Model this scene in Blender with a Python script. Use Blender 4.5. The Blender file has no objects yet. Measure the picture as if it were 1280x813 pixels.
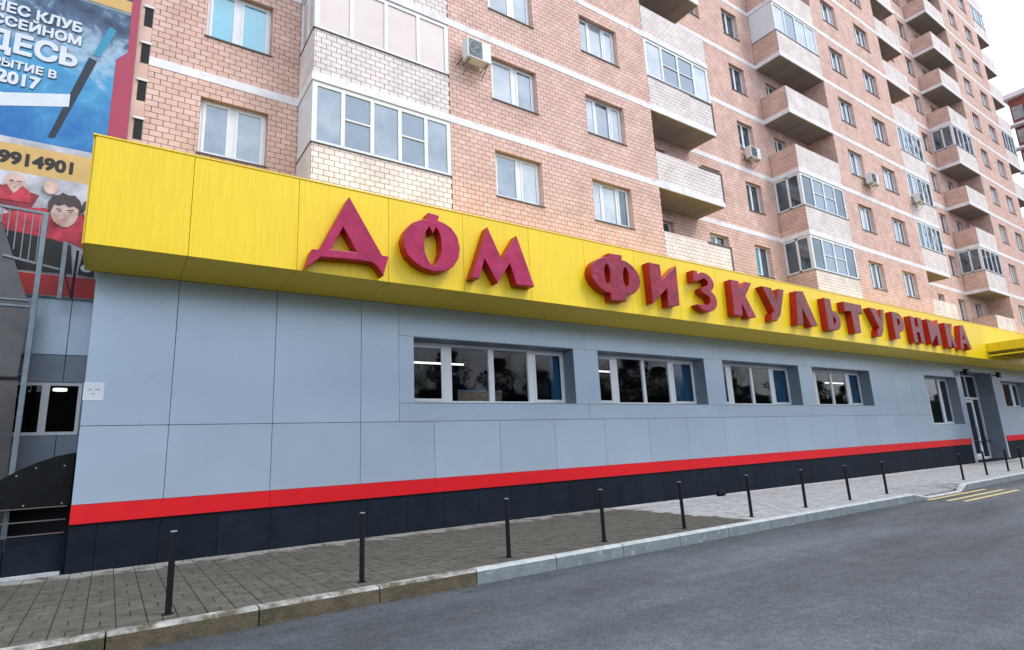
import bpy, bmesh, math, random
import numpy as np
from mathutils import Vector, Matrix
random.seed(7); rng = np.random.default_rng(7)
scene = bpy.context.scene
COL = scene.collection
# ---------------------------------------------------------------- camera
yaw, pitch, roll = 0.606028797, 0.213214816, -0.0484117492
cy, sy, cp, sp = math.cos(yaw), math.sin(yaw), math.cos(pitch), math.sin(pitch)
fwd = Vector((sy*cp, cy*cp, sp)); rt = Vector((cy, -sy, 0)); up = rt.cross(fwd)
cr, sr = math.cos(roll), math.sin(roll)
r2 = cr*rt + sr*up; u2 = -sr*rt + cr*up
cam_data = bpy.data.cameras.new('camera'); cam = bpy.data.objects.new('camera', cam_data); COL.objects.link(cam)
M4 = Matrix(((r2.x, u2.x, -fwd.x, 0), (r2.y, u2.y, -fwd.y, 0), (r2.z, u2.z, -fwd.z, 1.693), (0, 0, 0, 1)))
cam.matrix_world = M4
cam_data.sensor_width = 36; cam_data.lens = 36*721.55/1280; cam_data.clip_end = 2000; cam_data.clip_start = 0.05
scene.camera = cam
CAM = Vector((0, 0, 1.693))
def px(p):
    d = Vector(p) - CAM; z = d.dot(fwd)
    if z < 0.2: return None
    return 640 + 721.55*d.dot(r2)/z, 406.5 - 721.55*d.dot(u2)/z
def inview(p, m=110):
    q = px(p)
    return q is not None and -m < q[0] < 1280+m and -m < q[1] < 813+m
# ---------------------------------------------------------------- world and sun (overcast)
SUN_EL, SUN_AZ = math.radians(53), math.radians(140)     # azimuth measured clockwise from +Y
world = bpy.data.worlds.new("World"); scene.world = world; world.use_nodes = True
wn = world.node_tree; wn.nodes.clear()
sky = wn.nodes.new('ShaderNodeTexSky'); sky.sky_type = 'NISHITA'; sky.sun_disc = False
sky.sun_elevation = SUN_EL; sky.sun_rotation = SUN_AZ; sky.dust_density = 3.0; sky.air_density = 1.0
mixw = wn.nodes.new('ShaderNodeMix'); mixw.data_type = 'RGBA'; mixw.inputs[0].default_value = 0.72
mixw.inputs[7].default_value = (9.6, 10.3, 11.6, 1)       # even pale cloud cover
bg = wn.nodes.new('ShaderNodeBackground'); bg.inputs[1].default_value = 0.112
wo = wn.nodes.new('ShaderNodeOutputWorld')
wn.links.new(sky.outputs[0], mixw.inputs[6]); wn.links.new(mixw.outputs[2], bg.inputs[0]); wn.links.new(bg.outputs[0], wo.inputs[0])
sun_data = bpy.data.lights.new('sun', 'SUN'); sun_data.energy = 1.3; sun_data.angle = math.radians(18); sun_data.color = (1, 0.96, 0.9)
sun = bpy.data.objects.new('sun', sun_data); COL.objects.link(sun)
sdir = Vector((math.sin(SUN_AZ)*math.cos(SUN_EL), math.cos(SUN_AZ)*math.cos(SUN_EL), math.sin(SUN_EL)))
sun.rotation_euler = (-sdir).to_track_quat('-Z', 'Y').to_euler()
scene.view_settings.view_transform = 'Standard'; scene.view_settings.look = 'None'
scene.view_settings.exposure = 0.66; scene.view_settings.gamma = 1.0
# ---------------------------------------------------------------- materials
def mat(name, col, rough=0.6, metal=0.0, var=0.0, vscale=3.0, bump=0.0, bscale=40.0, stretch=None, spec=0.5, coat=0.0, objvar=0.0, dirt=None, fine=0.0, fscale=150):
    m = bpy.data.materials.new(name); m.use_nodes = True; n = m.node_tree.nodes; l = m.node_tree.links
    b = n['Principled BSDF']; b.inputs['Roughness'].default_value = rough; b.inputs['Metallic'].default_value = metal
    b.inputs['Specular IOR Level'].default_value = spec; b.inputs['Coat Weight'].default_value = coat
    geo = n.new('ShaderNodeNewGeometry'); vec = geo.outputs['Position']
    if stretch:
        mp = n.new('ShaderNodeMapping'); mp.inputs['Scale'].default_value = stretch; l.new(vec, mp.inputs[0]); svec = mp.outputs[0]
    else: svec = vec
    cur = None
    rgb = n.new('ShaderNodeRGB'); rgb.outputs[0].default_value = (*col, 1); cur = rgb.outputs[0]
    def scaleby(cur, fac_socket, lo, hi):
        mr = n.new('ShaderNodeMapRange'); l.new(fac_socket, mr.inputs[0]); mr.inputs[1].default_value = 0.3; mr.inputs[2].default_value = 0.7
        mr.inputs[3].default_value = lo; mr.inputs[4].default_value = hi
        mx = n.new('ShaderNodeVectorMath'); mx.operation = 'SCALE'; l.new(cur, mx.inputs[0]); l.new(mr.outputs[0], mx.inputs['Scale']); return mx.outputs[0]
    if var:
        nz = n.new('ShaderNodeTexNoise'); nz.inputs['Scale'].default_value = vscale; nz.inputs['Detail'].default_value = 6; nz.inputs['Roughness'].default_value = .6; l.new(svec, nz.inputs[0])
        cur = scaleby(cur, nz.outputs[0], 1-var, 1+var)
    if fine:
        nz = n.new('ShaderNodeTexNoise'); nz.inputs['Scale'].default_value = fscale; nz.inputs['Detail'].default_value = 2; l.new(svec, nz.inputs[0])
        cur = scaleby(cur, nz.outputs[0], 1-fine, 1+fine)
    if objvar:
        oi = n.new('ShaderNodeObjectInfo'); mr = n.new('ShaderNodeMapRange'); l.new(oi.outputs['Random'], mr.inputs[0]); mr.inputs[3].default_value = 1-objvar; mr.inputs[4].default_value = 1+objvar
        mx = n.new('ShaderNodeVectorMath'); mx.operation = 'SCALE'; l.new(cur, mx.inputs[0]); l.new(mr.outputs[0], mx.inputs['Scale']); cur = mx.outputs[0]
    if dirt:   # (colour, scale, lo, hi) patches
        nz = n.new('ShaderNodeTexNoise'); nz.inputs['Scale'].default_value = dirt[1]; nz.inputs['Detail'].default_value = 9; nz.inputs['Roughness'].default_value = .65; l.new(svec, nz.inputs[0])
        mr = n.new('ShaderNodeMapRange'); l.new(nz.outputs[0], mr.inputs[0]); mr.inputs[1].default_value = dirt[2]; mr.inputs[2].default_value = dirt[3]
        mx = n.new('ShaderNodeMix'); mx.data_type = 'RGBA'; l.new(mr.outputs[0], mx.inputs[0]); l.new(cur, mx.inputs[6]); mx.inputs[7].default_value = (*dirt[0], 1); cur = mx.outputs[2]
    l.new(cur, b.inputs['Base Color'])
    if bump:
        nz = n.new('ShaderNodeTexNoise'); nz.inputs['Scale'].default_value = bscale; nz.inputs['Detail'].default_value = 4; l.new(svec, nz.inputs[0])
        bp = n.new('ShaderNodeBump'); bp.inputs['Strength'].default_value = bump; bp.inputs['Distance'].default_value = 0.02; l.new(nz.outputs[0], bp.inputs['Height']); l.new(bp.outputs[0], b.inputs['Normal'])
    return m
def emis(name, col, s):
    m = bpy.data.materials.new(name); m.use_nodes = True; n = m.node_tree.nodes; b = n['Principled BSDF']
    b.inputs['Base Color'].default_value = (*col, 1); b.inputs['Emission Color'].default_value = (*col, 1); b.inputs['Emission Strength'].default_value = s
    return m
def brickmat(name, c1, c2, off=0.0):
    """colour changes from brick to brick by position on the bond"""
    m = bpy.data.materials.new(name); m.use_nodes = True; n = m.node_tree.nodes; l = m.node_tree.links; b = n['Principled BSDF']
    b.inputs['Roughness'].default_value = .85
    geo = n.new('ShaderNodeNewGeometry'); sp_ = n.new('ShaderNodeSeparateXYZ'); l.new(geo.outputs['Position'], sp_.inputs[0])
    def mth(op, a, b_=None, c=None):
        x = n.new('ShaderNodeMath'); x.operation = op
        for i, v in enumerate((a, b_, c)):
            if v is None: continue
            if isinstance(v, (int, float)): x.inputs[i].default_value = v
            else: l.new(v, x.inputs[i])
        return x.outputs[0]
    zz = mth('SUBTRACT', sp_.outputs[2], 7.954-3.1916*4); row = mth('FLOOR', mth('DIVIDE', zz, 0.148))
    # rows restart at every storey
    st = mth('FLOOR', mth('DIVIDE', zz, 3.1916)); row = mth('ADD', mth('FLOOR', mth('DIVIDE', mth('SUBTRACT', zz, mth('MULTIPLY', st, 3.1916)), 0.148)), mth('MULTIPLY', st, 40))
    u = mth('ADD', mth('ADD', sp_.outputs[0], sp_.outputs[1]), mth('MULTIPLY', mth('MODULO', row, 2), 0.13)); cu = mth('FLOOR', mth('DIVIDE', mth('ADD', u, 0.0), 0.26))
    cx = n.new('ShaderNodeCombineXYZ'); l.new(cu, cx.inputs[0]); l.new(row, cx.inputs[1])
    wn_ = n.new('ShaderNodeTexWhiteNoise'); wn_.noise_dimensions = '2D'; l.new(cx.outputs[0], wn_.inputs[0])
    mx = n.new('ShaderNodeMix'); mx.data_type = 'RGBA'; l.new(wn_.outputs[0], mx.inputs[0]); mx.inputs[6].default_value = (*c1, 1); mx.inputs[7].default_value = (*c2, 1)
    nz = n.new('ShaderNodeTexNoise'); nz.inputs['Scale'].default_value = 1.3; nz.inputs['Detail'].default_value = 8; l.new(geo.outputs['Position'], nz.inputs[0])
    mr = n.new('ShaderNodeMapRange'); l.new(nz.outputs[0], mr.inputs[0]); mr.inputs[1].default_value = .3; mr.inputs[2].default_value = .7; mr.inputs[3].default_value = .86; mr.inputs[4].default_value = 1.12
    vm = n.new('ShaderNodeVectorMath'); vm.operation = 'SCALE'; l.new(mx.outputs[2], vm.inputs[0]); l.new(mr.outputs[0], vm.inputs['Scale'])
    # lime bloom patches
    n2 = n.new('ShaderNodeTexNoise'); n2.inputs['Scale'].default_value = .55; n2.inputs['Detail'].default_value = 10; n2.inputs['Roughness'].default_value = .7; l.new(geo.outputs['Position'], n2.inputs[0])
    m2 = n.new('ShaderNodeMapRange'); l.new(n2.outputs[0], m2.inputs[0]); m2.inputs[1].default_value = .58; m2.inputs[2].default_value = .75; m2.inputs[4].default_value = .18
    m3 = n.new('ShaderNodeMix'); m3.data_type = 'RGBA'; l.new(m2.outputs[0], m3.inputs[0]); l.new(vm.outputs[0], m3.inputs[6]); m3.inputs[7].default_value = (.72, .66, .62, 1)
    l.new(m3.outputs[2], b.inputs['Base Color'])
    n3 = n.new('ShaderNodeTexNoise'); n3.inputs['Scale'].default_value = 60; l.new(geo.outputs['Position'], n3.inputs[0])
    bp = n.new('ShaderNodeBump'); bp.inputs['Strength'].default_value = .25; bp.inputs['Distance'].default_value = .01; l.new(n3.outputs[0], bp.inputs['Height']); l.new(bp.outputs[0], b.inputs['Normal'])
    return m
def glassmat(name, behind, refl=0.45, rough=0.03, wave=0.05, diff2=None):
    """a pane: an opaque curtain or room tone behind a reflecting sheet"""
    m = bpy.data.materials.new(name); m.use_nodes = True; n = m.node_tree.nodes; l = m.node_tree.links; n.remove(n['Principled BSDF'])
    d = n.new('ShaderNodeBsdfDiffuse'); g = n.new('ShaderNodeBsdfGlossy'); g.inputs['Roughness'].default_value = rough; g.inputs['Color'].default_value = (.74, .82, .9, 1)
    geo = n.new('ShaderNodeNewGeometry'); nz = n.new('ShaderNodeTexNoise'); nz.inputs['Scale'].default_value = 1.1; nz.inputs['Detail'].default_value = 5; l.new(geo.outputs['Position'], nz.inputs[0])
    cr_ = n.new('ShaderNodeValToRGB'); cr_.color_ramp.elements[0].position = .35; cr_.color_ramp.elements[1].position = .65
    cr_.color_ramp.elements[0].color = (*behind, 1); cr_.color_ramp.elements[1].color = (*(diff2 or tuple(c*1.5 for c in behind)), 1); l.new(nz.outputs[0], cr_.inputs[0]); l.new(cr_.outputs[0], d.inputs[0])
    n2 = n.new('ShaderNodeTexNoise'); n2.inputs['Scale'].default_value = 1.6; l.new(geo.outputs['Position'], n2.inputs[0])
    bp = n.new('ShaderNodeBump'); bp.inputs['Strength'].default_value = wave; bp.inputs['Distance'].default_value = .2; l.new(n2.outputs[0], bp.inputs['Height']); l.new(bp.outputs[0], g.inputs['Normal'])
    fr = n.new('ShaderNodeFresnel'); fr.inputs[0].default_value = 1.5
    ad = n.new('ShaderNodeMath'); ad.operation = 'MULTIPLY_ADD'; l.new(fr.outputs[0], ad.inputs[0]); ad.inputs[1].default_value = .9; ad.inputs[2].default_value = refl; ad.use_clamp = True
    mx = n.new('ShaderNodeMixShader'); l.new(ad.outputs[0], mx.inputs[0]); l.new(d.outputs[0], mx.inputs[1]); l.new(g.outputs[0], mx.inputs[2]); l.new(mx.outputs[0], n['Material Output'].inputs[0])
    return m
def clearglass(name, refl=0.0, tint=(.80, .88, .94)):
    m = bpy.data.materials.new(name); m.use_nodes = True; n = m.node_tree.nodes; l = m.node_tree.links; n.remove(n['Principled BSDF'])
    t = n.new('ShaderNodeBsdfTransparent'); t.inputs[0].default_value = (*tint, 1); g = n.new('ShaderNodeBsdfGlossy'); g.inputs['Roughness'].default_value = .015
    geo = n.new('ShaderNodeNewGeometry'); n2 = n.new('ShaderNodeTexNoise'); n2.inputs['Scale'].default_value = 1.2; l.new(geo.outputs['Position'], n2.inputs[0])
    bp = n.new('ShaderNodeBump'); bp.inputs['Strength'].default_value = .003; bp.inputs['Distance'].default_value = .2; l.new(n2.outputs[0], bp.inputs['Height']); l.new(bp.outputs[0], g.inputs['Normal'])
    fr = n.new('ShaderNodeFresnel'); fr.inputs[0].default_value = 1.5
    ad = n.new('ShaderNodeMath'); ad.operation = 'MULTIPLY_ADD'; l.new(fr.outputs[0], ad.inputs[0]); ad.inputs[1].default_value = 1.1; ad.inputs[2].default_value = refl; ad.use_clamp = True
    fb_ = n.new('ShaderNodeMath'); fb_.operation = 'SUBTRACT'; fb_.inputs[0].default_value = 1; l.new(geo.outputs['Backfacing'], fb_.inputs[1])   # a sheet reflects once, at its front
    mf = n.new('ShaderNodeMath'); mf.operation = 'MULTIPLY'; l.new(ad.outputs[0], mf.inputs[0]); l.new(fb_.outputs[0], mf.inputs[1])
    mx = n.new('ShaderNodeMixShader'); l.new(mf.outputs[0], mx.inputs[0]); l.new(t.outputs[0], mx.inputs[1]); l.new(g.outputs[0], mx.inputs[2]); l.new(mx.outputs[0], n['Material Output'].inputs[0])
    return m

def asphaltmat():
    m = bpy.data.materials.new('asphalt'); m.use_nodes = True; n = m.node_tree.nodes; l = m.node_tree.links; b = n['Principled BSDF']; b.inputs['Roughness'].default_value = .78; b.inputs['Specular IOR Level'].default_value = .35
    geo = n.new('ShaderNodeNewGeometry'); P_ = geo.outputs['Position']
    def noise(sc, det=6, st=None, ro=.6):
        v = P_
        if st: mp = n.new('ShaderNodeMapping'); mp.inputs['Scale'].default_value = st; mp.inputs['Rotation'].default_value = (0, 0, .12); l.new(P_, mp.inputs[0]); v = mp.outputs[0]
        z = n.new('ShaderNodeTexNoise'); z.inputs['Scale'].default_value = sc; z.inputs['Detail'].default_value = det; z.inputs['Roughness'].default_value = ro; l.new(v, z.inputs[0]); return z.outputs[0]
    def ramp(f, lo, hi, a, b_):
        r_ = n.new('ShaderNodeMapRange'); l.new(f, r_.inputs[0]); r_.inputs[1].default_value = lo; r_.inputs[2].default_value = hi; r_.inputs[3].default_value = a; r_.inputs[4].default_value = b_; return r_.outputs[0]
    def mul(a, b_):
        x = n.new('ShaderNodeMath'); x.operation = 'MULTIPLY'; l.new(a, x.inputs[0]); l.new(b_, x.inputs[1]); return x.outputs[0]
    wear = ramp(noise(.42, 6, (.16, 1, 1)), .35, .66, .62, 1.5)      # wheel-worn, paler and darker lengths along the road
    patch = ramp(noise(1.6, 9, None, .7), .35, .7, .86, 1.16)
    vo = n.new('ShaderNodeTexVoronoi'); vo.inputs['Scale'].default_value = 62; l.new(P_, vo.inputs[0]); sx = n.new('ShaderNodeSeparateXYZ'); l.new(vo.outputs['Color'], sx.inputs[0])
    grit = ramp(sx.outputs[0], 0, 1, .72, 1.32); g2 = ramp(noise(9, 5), .35, .65, .88, 1.14)
    sy_ = n.new('ShaderNodeSeparateXYZ'); l.new(P_, sy_.inputs[0])
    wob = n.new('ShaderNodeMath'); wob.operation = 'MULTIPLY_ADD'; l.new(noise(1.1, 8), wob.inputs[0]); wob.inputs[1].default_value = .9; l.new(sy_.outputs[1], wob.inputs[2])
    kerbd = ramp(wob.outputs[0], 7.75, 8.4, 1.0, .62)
    f = mul(mul(mul(wear, patch), mul(grit, g2)), kerbd)
    vm = n.new('ShaderNodeVectorMath'); vm.operation = 'SCALE'; vm.inputs[0].default_value = (.078, .090, .106); l.new(f, vm.inputs['Scale'])
    tr = ramp(noise(3.5, 10, None, .75), .64, .74, 0, .55); mx = n.new('ShaderNodeMix'); mx.data_type = 'RGBA'; l.new(tr, mx.inputs[0]); l.new(vm.outputs[0], mx.inputs[6]); mx.inputs[7].default_value = (.24, .25, .26, 1)
    l.new(mx.outputs[2], b.inputs['Base Color'])
    bp = n.new('ShaderNodeBump'); bp.inputs['Strength'].default_value = .6; bp.inputs['Distance'].default_value = .012; l.new(vo.outputs['Distance'], bp.inputs['Height']); l.new(bp.outputs[0], b.inputs['Normal'])
    return m
MT = dict(
 asphalt=asphaltmat(),
 ground=mat('ground_soil', (.12, .11, .09), .95, var=.3),
 bed=mat('paver_joint', (.035, .045, .016), .95, var=.4, vscale=6),
 kerb_top=mat('kerb_top', (.34, .34, .33), .9, var=.3, vscale=6, bump=.5, bscale=30, fine=.2, fscale=60, dirt=((.085, .075, .05), 3.5, .42, .6)),
 kerb_old=mat('kerb_old', (.095, .075, .05), .9, var=.35, vscale=5, bump=.6, bscale=30, fine=.2, fscale=60, dirt=((.045, .05, .02), 2.2, .48, .66)),
 kerb_top2=mat('kerb_top_new', (.40, .43, .45), .85, var=.15, vscale=5, bump=.4, bscale=35, fine=.12, fscale=60, dirt=((.27, .3, .31), 3, .5, .7)),
 kerb_new=mat('kerb_new', (.17, .21, .225), .85, var=.18, vscale=4, bump=.5, bscale=35, fine=.12, fscale=60, dirt=((.34, .37, .38), 5.5, .58, .70)),
 paint=mat('road_paint', (.62, .47, .2), .7, var=.2, vscale=8, dirt=((.14, .14, .14), 9, .5, .72)),
 panel=mat('grey_composite_panel', (.385, .485, .60), .3, .3, var=.04, vscale=.8, bump=.03, bscale=2.2, objvar=.035, spec=.5, dirt=((.33, .40, .48), 3, .6, .8)),
 reveal=mat('grey_reveal', (.19, .235, .29), .45, .2, var=.08, objvar=.03),
 backing=mat('dark_joint', (.02, .022, .026), .9),
 base=mat('dark_base_panel', (.009, .014, .023), .75, var=.25, vscale=2, spec=.12, bump=.08, bscale=20, objvar=.15, dirt=((.04, .045, .055), 3, .62, .85)),
 red=mat('red_panel', (.60, .006, .012), .35, var=.06, objvar=.04),
 yellow=mat('yellow_panel', (.82, .59, .004), .40, var=.09, vscale=9, stretch=(3.2, 3.2, .12), bump=.10, bscale=16, objvar=.03),
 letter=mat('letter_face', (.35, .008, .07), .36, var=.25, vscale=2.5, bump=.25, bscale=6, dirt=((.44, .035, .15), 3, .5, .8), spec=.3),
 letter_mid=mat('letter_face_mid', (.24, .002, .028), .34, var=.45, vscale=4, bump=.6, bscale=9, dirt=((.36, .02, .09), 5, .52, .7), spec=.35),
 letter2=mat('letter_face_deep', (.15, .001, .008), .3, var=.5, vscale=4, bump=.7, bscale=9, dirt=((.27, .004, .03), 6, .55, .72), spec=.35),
 letter_side=mat('letter_side', (.38, .003, .002), .4, var=.2, vscale=3),
 white=mat('white_pvc', (.74, .78, .82), .35, var=.04),
 sill=mat('sill_metal', (.09, .08, .08), .5),
 band=mat('white_band', (.78, .78, .81), .75, var=.1, vscale=3, bump=.2, bscale=30, dirt=((.45, .44, .43), 1.7, .55, .8)),
 mortar=mat('mortar', (.10, .068, .056), .95, var=.25, vscale=10),
 slab=mat('slab_concrete', (.30, .27, .23), .9, var=.2, vscale=1.5, bump=.25, bscale=20, stretch=(1, .25, 1)),
 pink=brickmat('pink_brick', (.66, .43, .36), (.735, .52, .455)),
 pale=brickmat('pale_brick', (.80, .74, .72), (.74, .665, .645)),
 black=mat('black_steel', (.006, .006, .010), .5, var=.2, vscale=8, spec=.25),
 cap=mat('bollard_cap', (.25, .27, .28), .5),
 steel=mat('galvanised_steel', (.19, .23, .26), .4, .5, var=.2, vscale=6),
 sheet=mat('brushed_sheet_metal', (.085, .083, .088), .25, .7, var=.3, vscale=1.2, bump=.05, bscale=3, dirt=((.10, .095, .09), 1.5, .45, .7)),
 tarp=mat('black_plastic_sheet', (.004, .005, .006), .28, var=.4, vscale=3, bump=.5, bscale=2.5, spec=.25),
 paper=mat('paper', (.66, .7, .76), .8), ink=mat('ink', (.08, .08, .09), .8),
 blue=mat('blue_curtain', (.006, .085, .165), .8, var=.35, vscale=5, stretch=(6, 6, .2)),
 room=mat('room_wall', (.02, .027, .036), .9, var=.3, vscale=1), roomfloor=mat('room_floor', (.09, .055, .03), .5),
 board=mat('brown_board', (.42, .22, .09), .6, var=.2, vscale=9),
 acwhite=mat('ac_casing', (.68, .70, .68), .5, var=.05), acdark=mat('ac_grille', (.06, .09, .11), .5),
 farbrick=mat('far_brick', (.24, .085, .07), .9, var=.25, vscale=.6, fine=.15, fscale=5), roofgrey=mat('roof_grey', (.2, .2, .21), .8),
 bark=mat('bark', (.05, .043, .037), .95, var=.3, vscale=8), evergreen=mat('evergreen', (.035, .05, .028), .95, var=.5, vscale=1.5),
 lamp=emis('lamp_light', (1, .9, .75), 1.4), cloth=mat('purple_cloth', (.22, .12, .25), .9, var=.5, vscale=6),
 clear=clearglass('clear_glass'),
 p_sky=glassmat('pane_sky', (.07, .11, .15), .24, diff2=(.24, .30, .35)), p_dark=glassmat('pane_dark', (.02, .04, .055), .12, diff2=(.06, .10, .13)), p_white=glassmat('pane_curtain', (.36, .42, .48), .16, diff2=(.56, .6, .64)),
 p_teal=glassmat('pane_teal', (.04, .36, .47), .25, diff2=(.06, .44, .56)), p_pink=glassmat('pane_frosted', (.68, .56, .50), .12, diff2=(.74, .63, .57)), p_mesh=glassmat('pane_mesh', (.06, .10, .14), .22),
)
# pavers: warm grey with moss, dust near the wall
def pavermat(name, base, light):
    m = mat(name, base, .9, var=.16, vscale=7, bump=.35, bscale=60, objvar=.14, fine=.12, fscale=90)
    n = m.node_tree.nodes; l = m.node_tree.links; b = n['Principled BSDF']; cur = b.inputs['Base Color'].links[0].from_socket
    geo = n.new('ShaderNodeNewGeometry')
    sx = n.new('ShaderNodeSeparateXYZ'); l.new(geo.outputs['Position'], sx.inputs[0])
    # every paver has a tone of its own
    def mth(op, a, b_):
        x = n.new('ShaderNodeMath'); x.operation = op
        for i, v in enumerate((a, b_)):
            if isinstance(v, (int, float)): x.inputs[i].default_value = v
            else: l.new(v, x.inputs[i])
        return x.outputs[0]
    row = mth('FLOOR', mth('DIVIDE', mth('SUBTRACT', sx.outputs[1], 8.105), .15), 0)
    cu = mth('FLOOR', mth('DIVIDE', mth('ADD', sx.outputs[0], mth('MULTIPLY', mth('MODULO', row, 2), .0)), .15), 0)
    cx = n.new('ShaderNodeCombineXYZ'); l.new(cu, cx.inputs[0]); l.new(row, cx.inputs[1])
    w = n.new('ShaderNodeTexWhiteNoise'); w.noise_dimensions = '2D'; l.new(cx.outputs[0], w.inputs[0])
    mr = n.new('ShaderNodeMapRange'); l.new(w.outputs[0], mr.inputs[0]); mr.inputs[3].default_value = .82; mr.inputs[4].default_value = 1.16
    vm = n.new('ShaderNodeVectorMath'); vm.operation = 'SCALE'; l.new(cur, vm.inputs[0]); l.new(mr.outputs[0], vm.inputs['Scale']); cur = vm.outputs[0]
    nz = n.new('ShaderNodeTexNoise'); nz.inputs['Scale'].default_value = 2.3; nz.inputs['Detail'].default_value = 10; nz.inputs['Roughness'].default_value = .7; l.new(geo.outputs['Position'], nz.inputs[0])
    yy = n.new('ShaderNodeMapRange'); l.new(sx.outputs[1], yy.inputs[0]); yy.inputs[1].default_value = 11.7; yy.inputs[2].default_value = 12.75; yy.inputs[3].default_value = -.12; yy.inputs[4].default_value = .22
    sm = mth('ADD', nz.outputs[0], yy.outputs[0])
    ms = n.new('ShaderNodeMapRange'); l.new(sm, ms.inputs[0]); ms.inputs[1].default_value = .56; ms.inputs[2].default_value = .68; ms.inputs[4].default_value = .85
    mx = n.new('ShaderNodeMix'); mx.data_type = 'RGBA'; l.new(ms.outputs[0], mx.inputs[0]); l.new(cur, mx.inputs[6]); mx.inputs[7].default_value = (*light, 1); l.new(mx.outputs[2], b.inputs['Base Color'])
    return m
MT['paver'] = pavermat('paver_brown', (.082, .077, .064), (.27, .28, .275))
MT['paver2'] = pavermat('paver_light', (.36, .37, .385), (.46, .475, .5))
# ---------------------------------------------------------------- mesh helpers
class MB:
    def __init__(s): s.v = []; s.f = []; s.mi = []
    def poly(s, pts, mi=0):
        b = len(s.v); s.v += [tuple(p) for p in pts]; s.f.append(tuple(range(b, b+len(pts)))); s.mi.append(mi)
    def box(s, x0, x1, y0, y1, z0, z1, mi=0, skip=''):
        b = len(s.v); s.v += [(x0,y0,z0),(x1,y0,z0),(x1,y1,z0),(x0,y1,z0),(x0,y0,z1),(x1,y0,z1),(x1,y1,z1),(x0,y1,z1)]
        F = {'b':(0,3,2,1),'t':(4,5,6,7),'f':(0,1,5,4),'k':(2,3,7,6),'l':(3,0,4,7),'r':(1,2,6,5)}
        for k, q in F.items():
            if k in skip: continue
            s.f.append(tuple(b+i for i in q)); s.mi.append(mi)
        return s
    def bar(s, a, c, w=.02, mi=0, n=4, w2=None):
        a, c = Vector(a), Vector(c); d = (c-a)
        if d.length < 1e-6: return s
        d.normalize(); h = Vector((0,0,1)) if abs(d.z) < .9 else Vector((1,0,0)); e1 = d.cross(h).normalized(); e2 = d.cross(e1); w2 = w if w2 is None else w2
        b = len(s.v)
        for p, ww in ((a, w), (c, w2)):
            for i in range(n):
                t = 2*math.pi*(i+.5)/n; s.v.append(tuple(p + (e1*math.cos(t)+e2*math.sin(t))*ww))
        for i in range(n):
            j = (i+1) % n; s.f.append((b+i, b+j, b+n+j, b+n+i)); s.mi.append(mi)
        s.f.append(tuple(b+n-1-i for i in range(n))); s.f.append(tuple(b+n+i for i in range(n))); s.mi += [mi, mi]
        return s
    def prism(s, pts, y0, y1, mi=0, mside=None):   # polygon in XZ extruded along Y
        mside = mi if mside is None else mside; n = len(pts); b = len(s.v)
        s.v += [(p[0], y0, p[1]) for p in pts] + [(p[0], y1, p[1]) for p in pts]
        s.f.append(tuple(b+i for i in range(n))); s.mi.append(mi); s.f.append(tuple(b+n+n-1-i for i in range(n))); s.mi.append(mside)
        for i in range(n):
            j = (i+1) % n; s.f.append((b+i, b+n+i, b+n+j, b+j)); s.mi.append(mside)
        return s
    def mesh(s, name, mats):
        me = bpy.data.meshes.new(name); me.from_pydata(s.v, [], s.f)
        for m_ in (mats if isinstance(mats, (list, tuple)) else [mats]): me.materials.append(m_)
        if any(s.mi): me.polygons.foreach_set('material_index', s.mi)
        me.update(); return me
    def build(s, name, mats, parent=None, smooth=False):
        me = s.mesh(name, mats); o = bpy.data.objects.new(name, me); COL.objects.link(o)
        if smooth: me.polygons.foreach_set('use_smooth', [True]*len(me.polygons))
        if parent: setpar(o, parent)
        return o
def setpar(o, p):
    o.parent = p
    if p.location.length > 0: o.matrix_parent_inverse = Matrix.Translation(-p.location)
def empty(name, loc=(0,0,0)):
    o = bpy.data.objects.new(name, None); o.empty_display_size = .2; o.location = loc; COL.objects.link(o); return o
def tag(o, label=None, cat=None, group=None, kind=None):
    if label: o['label'] = label
    if cat: o['category'] = cat
    if group: o['group'] = group
    if kind: o['kind'] = kind
    return o
def place(name, me, loc, parent=None, scale=None):
    o = bpy.data.objects.new(name, me); o.location = loc; COL.objects.link(o)
    if scale: o.scale = scale
    if parent: setpar(o, parent)
    return o
def bevel(o, w, seg=1):
    md = o.modifiers.new('b', 'BEVEL'); md.width = w; md.segments = seg; md.limit_method = 'ANGLE'; return o
def boxmesh(name, sx_, sy_, sz_, m, bev=0):
    bm = bmesh.new(); bmesh.ops.create_cube(bm, size=1)
    for v in bm.verts: v.co = Vector((v.co.x*sx_, v.co.y*sy_, v.co.z*sz_))
    if bev: bmesh.ops.bevel(bm, geom=bm.edges[:], offset=bev, segments=1, affect='EDGES')
    me = bpy.data.meshes.new(name); bm.to_mesh(me); bm.free(); me.materials.append(m); return me
SL = -0.0058
def gz(x): return SL*x
# ---------------------------------------------------------------- ground, road, pavement, kerb
g = MB(); n = 1
g.poly([(-400,-400,gz(-400)-.30),(900,-400,gz(900)-.30),(900,600,gz(900)-.30),(-400,600,gz(-400)-.30)]); tag(g.build('ground', MT['ground']), kind='structure')
ROADZ = -.21
r = MB(); KY = 7.95
r.poly([(-60,-9,gz(-60)+ROADZ),(160,-9,gz(160)+ROADZ),(160,KY+.3,gz(160)+ROADZ),(-60,KY+.3,gz(-60)+ROADZ)]); tag(r.build('road', MT['asphalt']), kind='structure')
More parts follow.
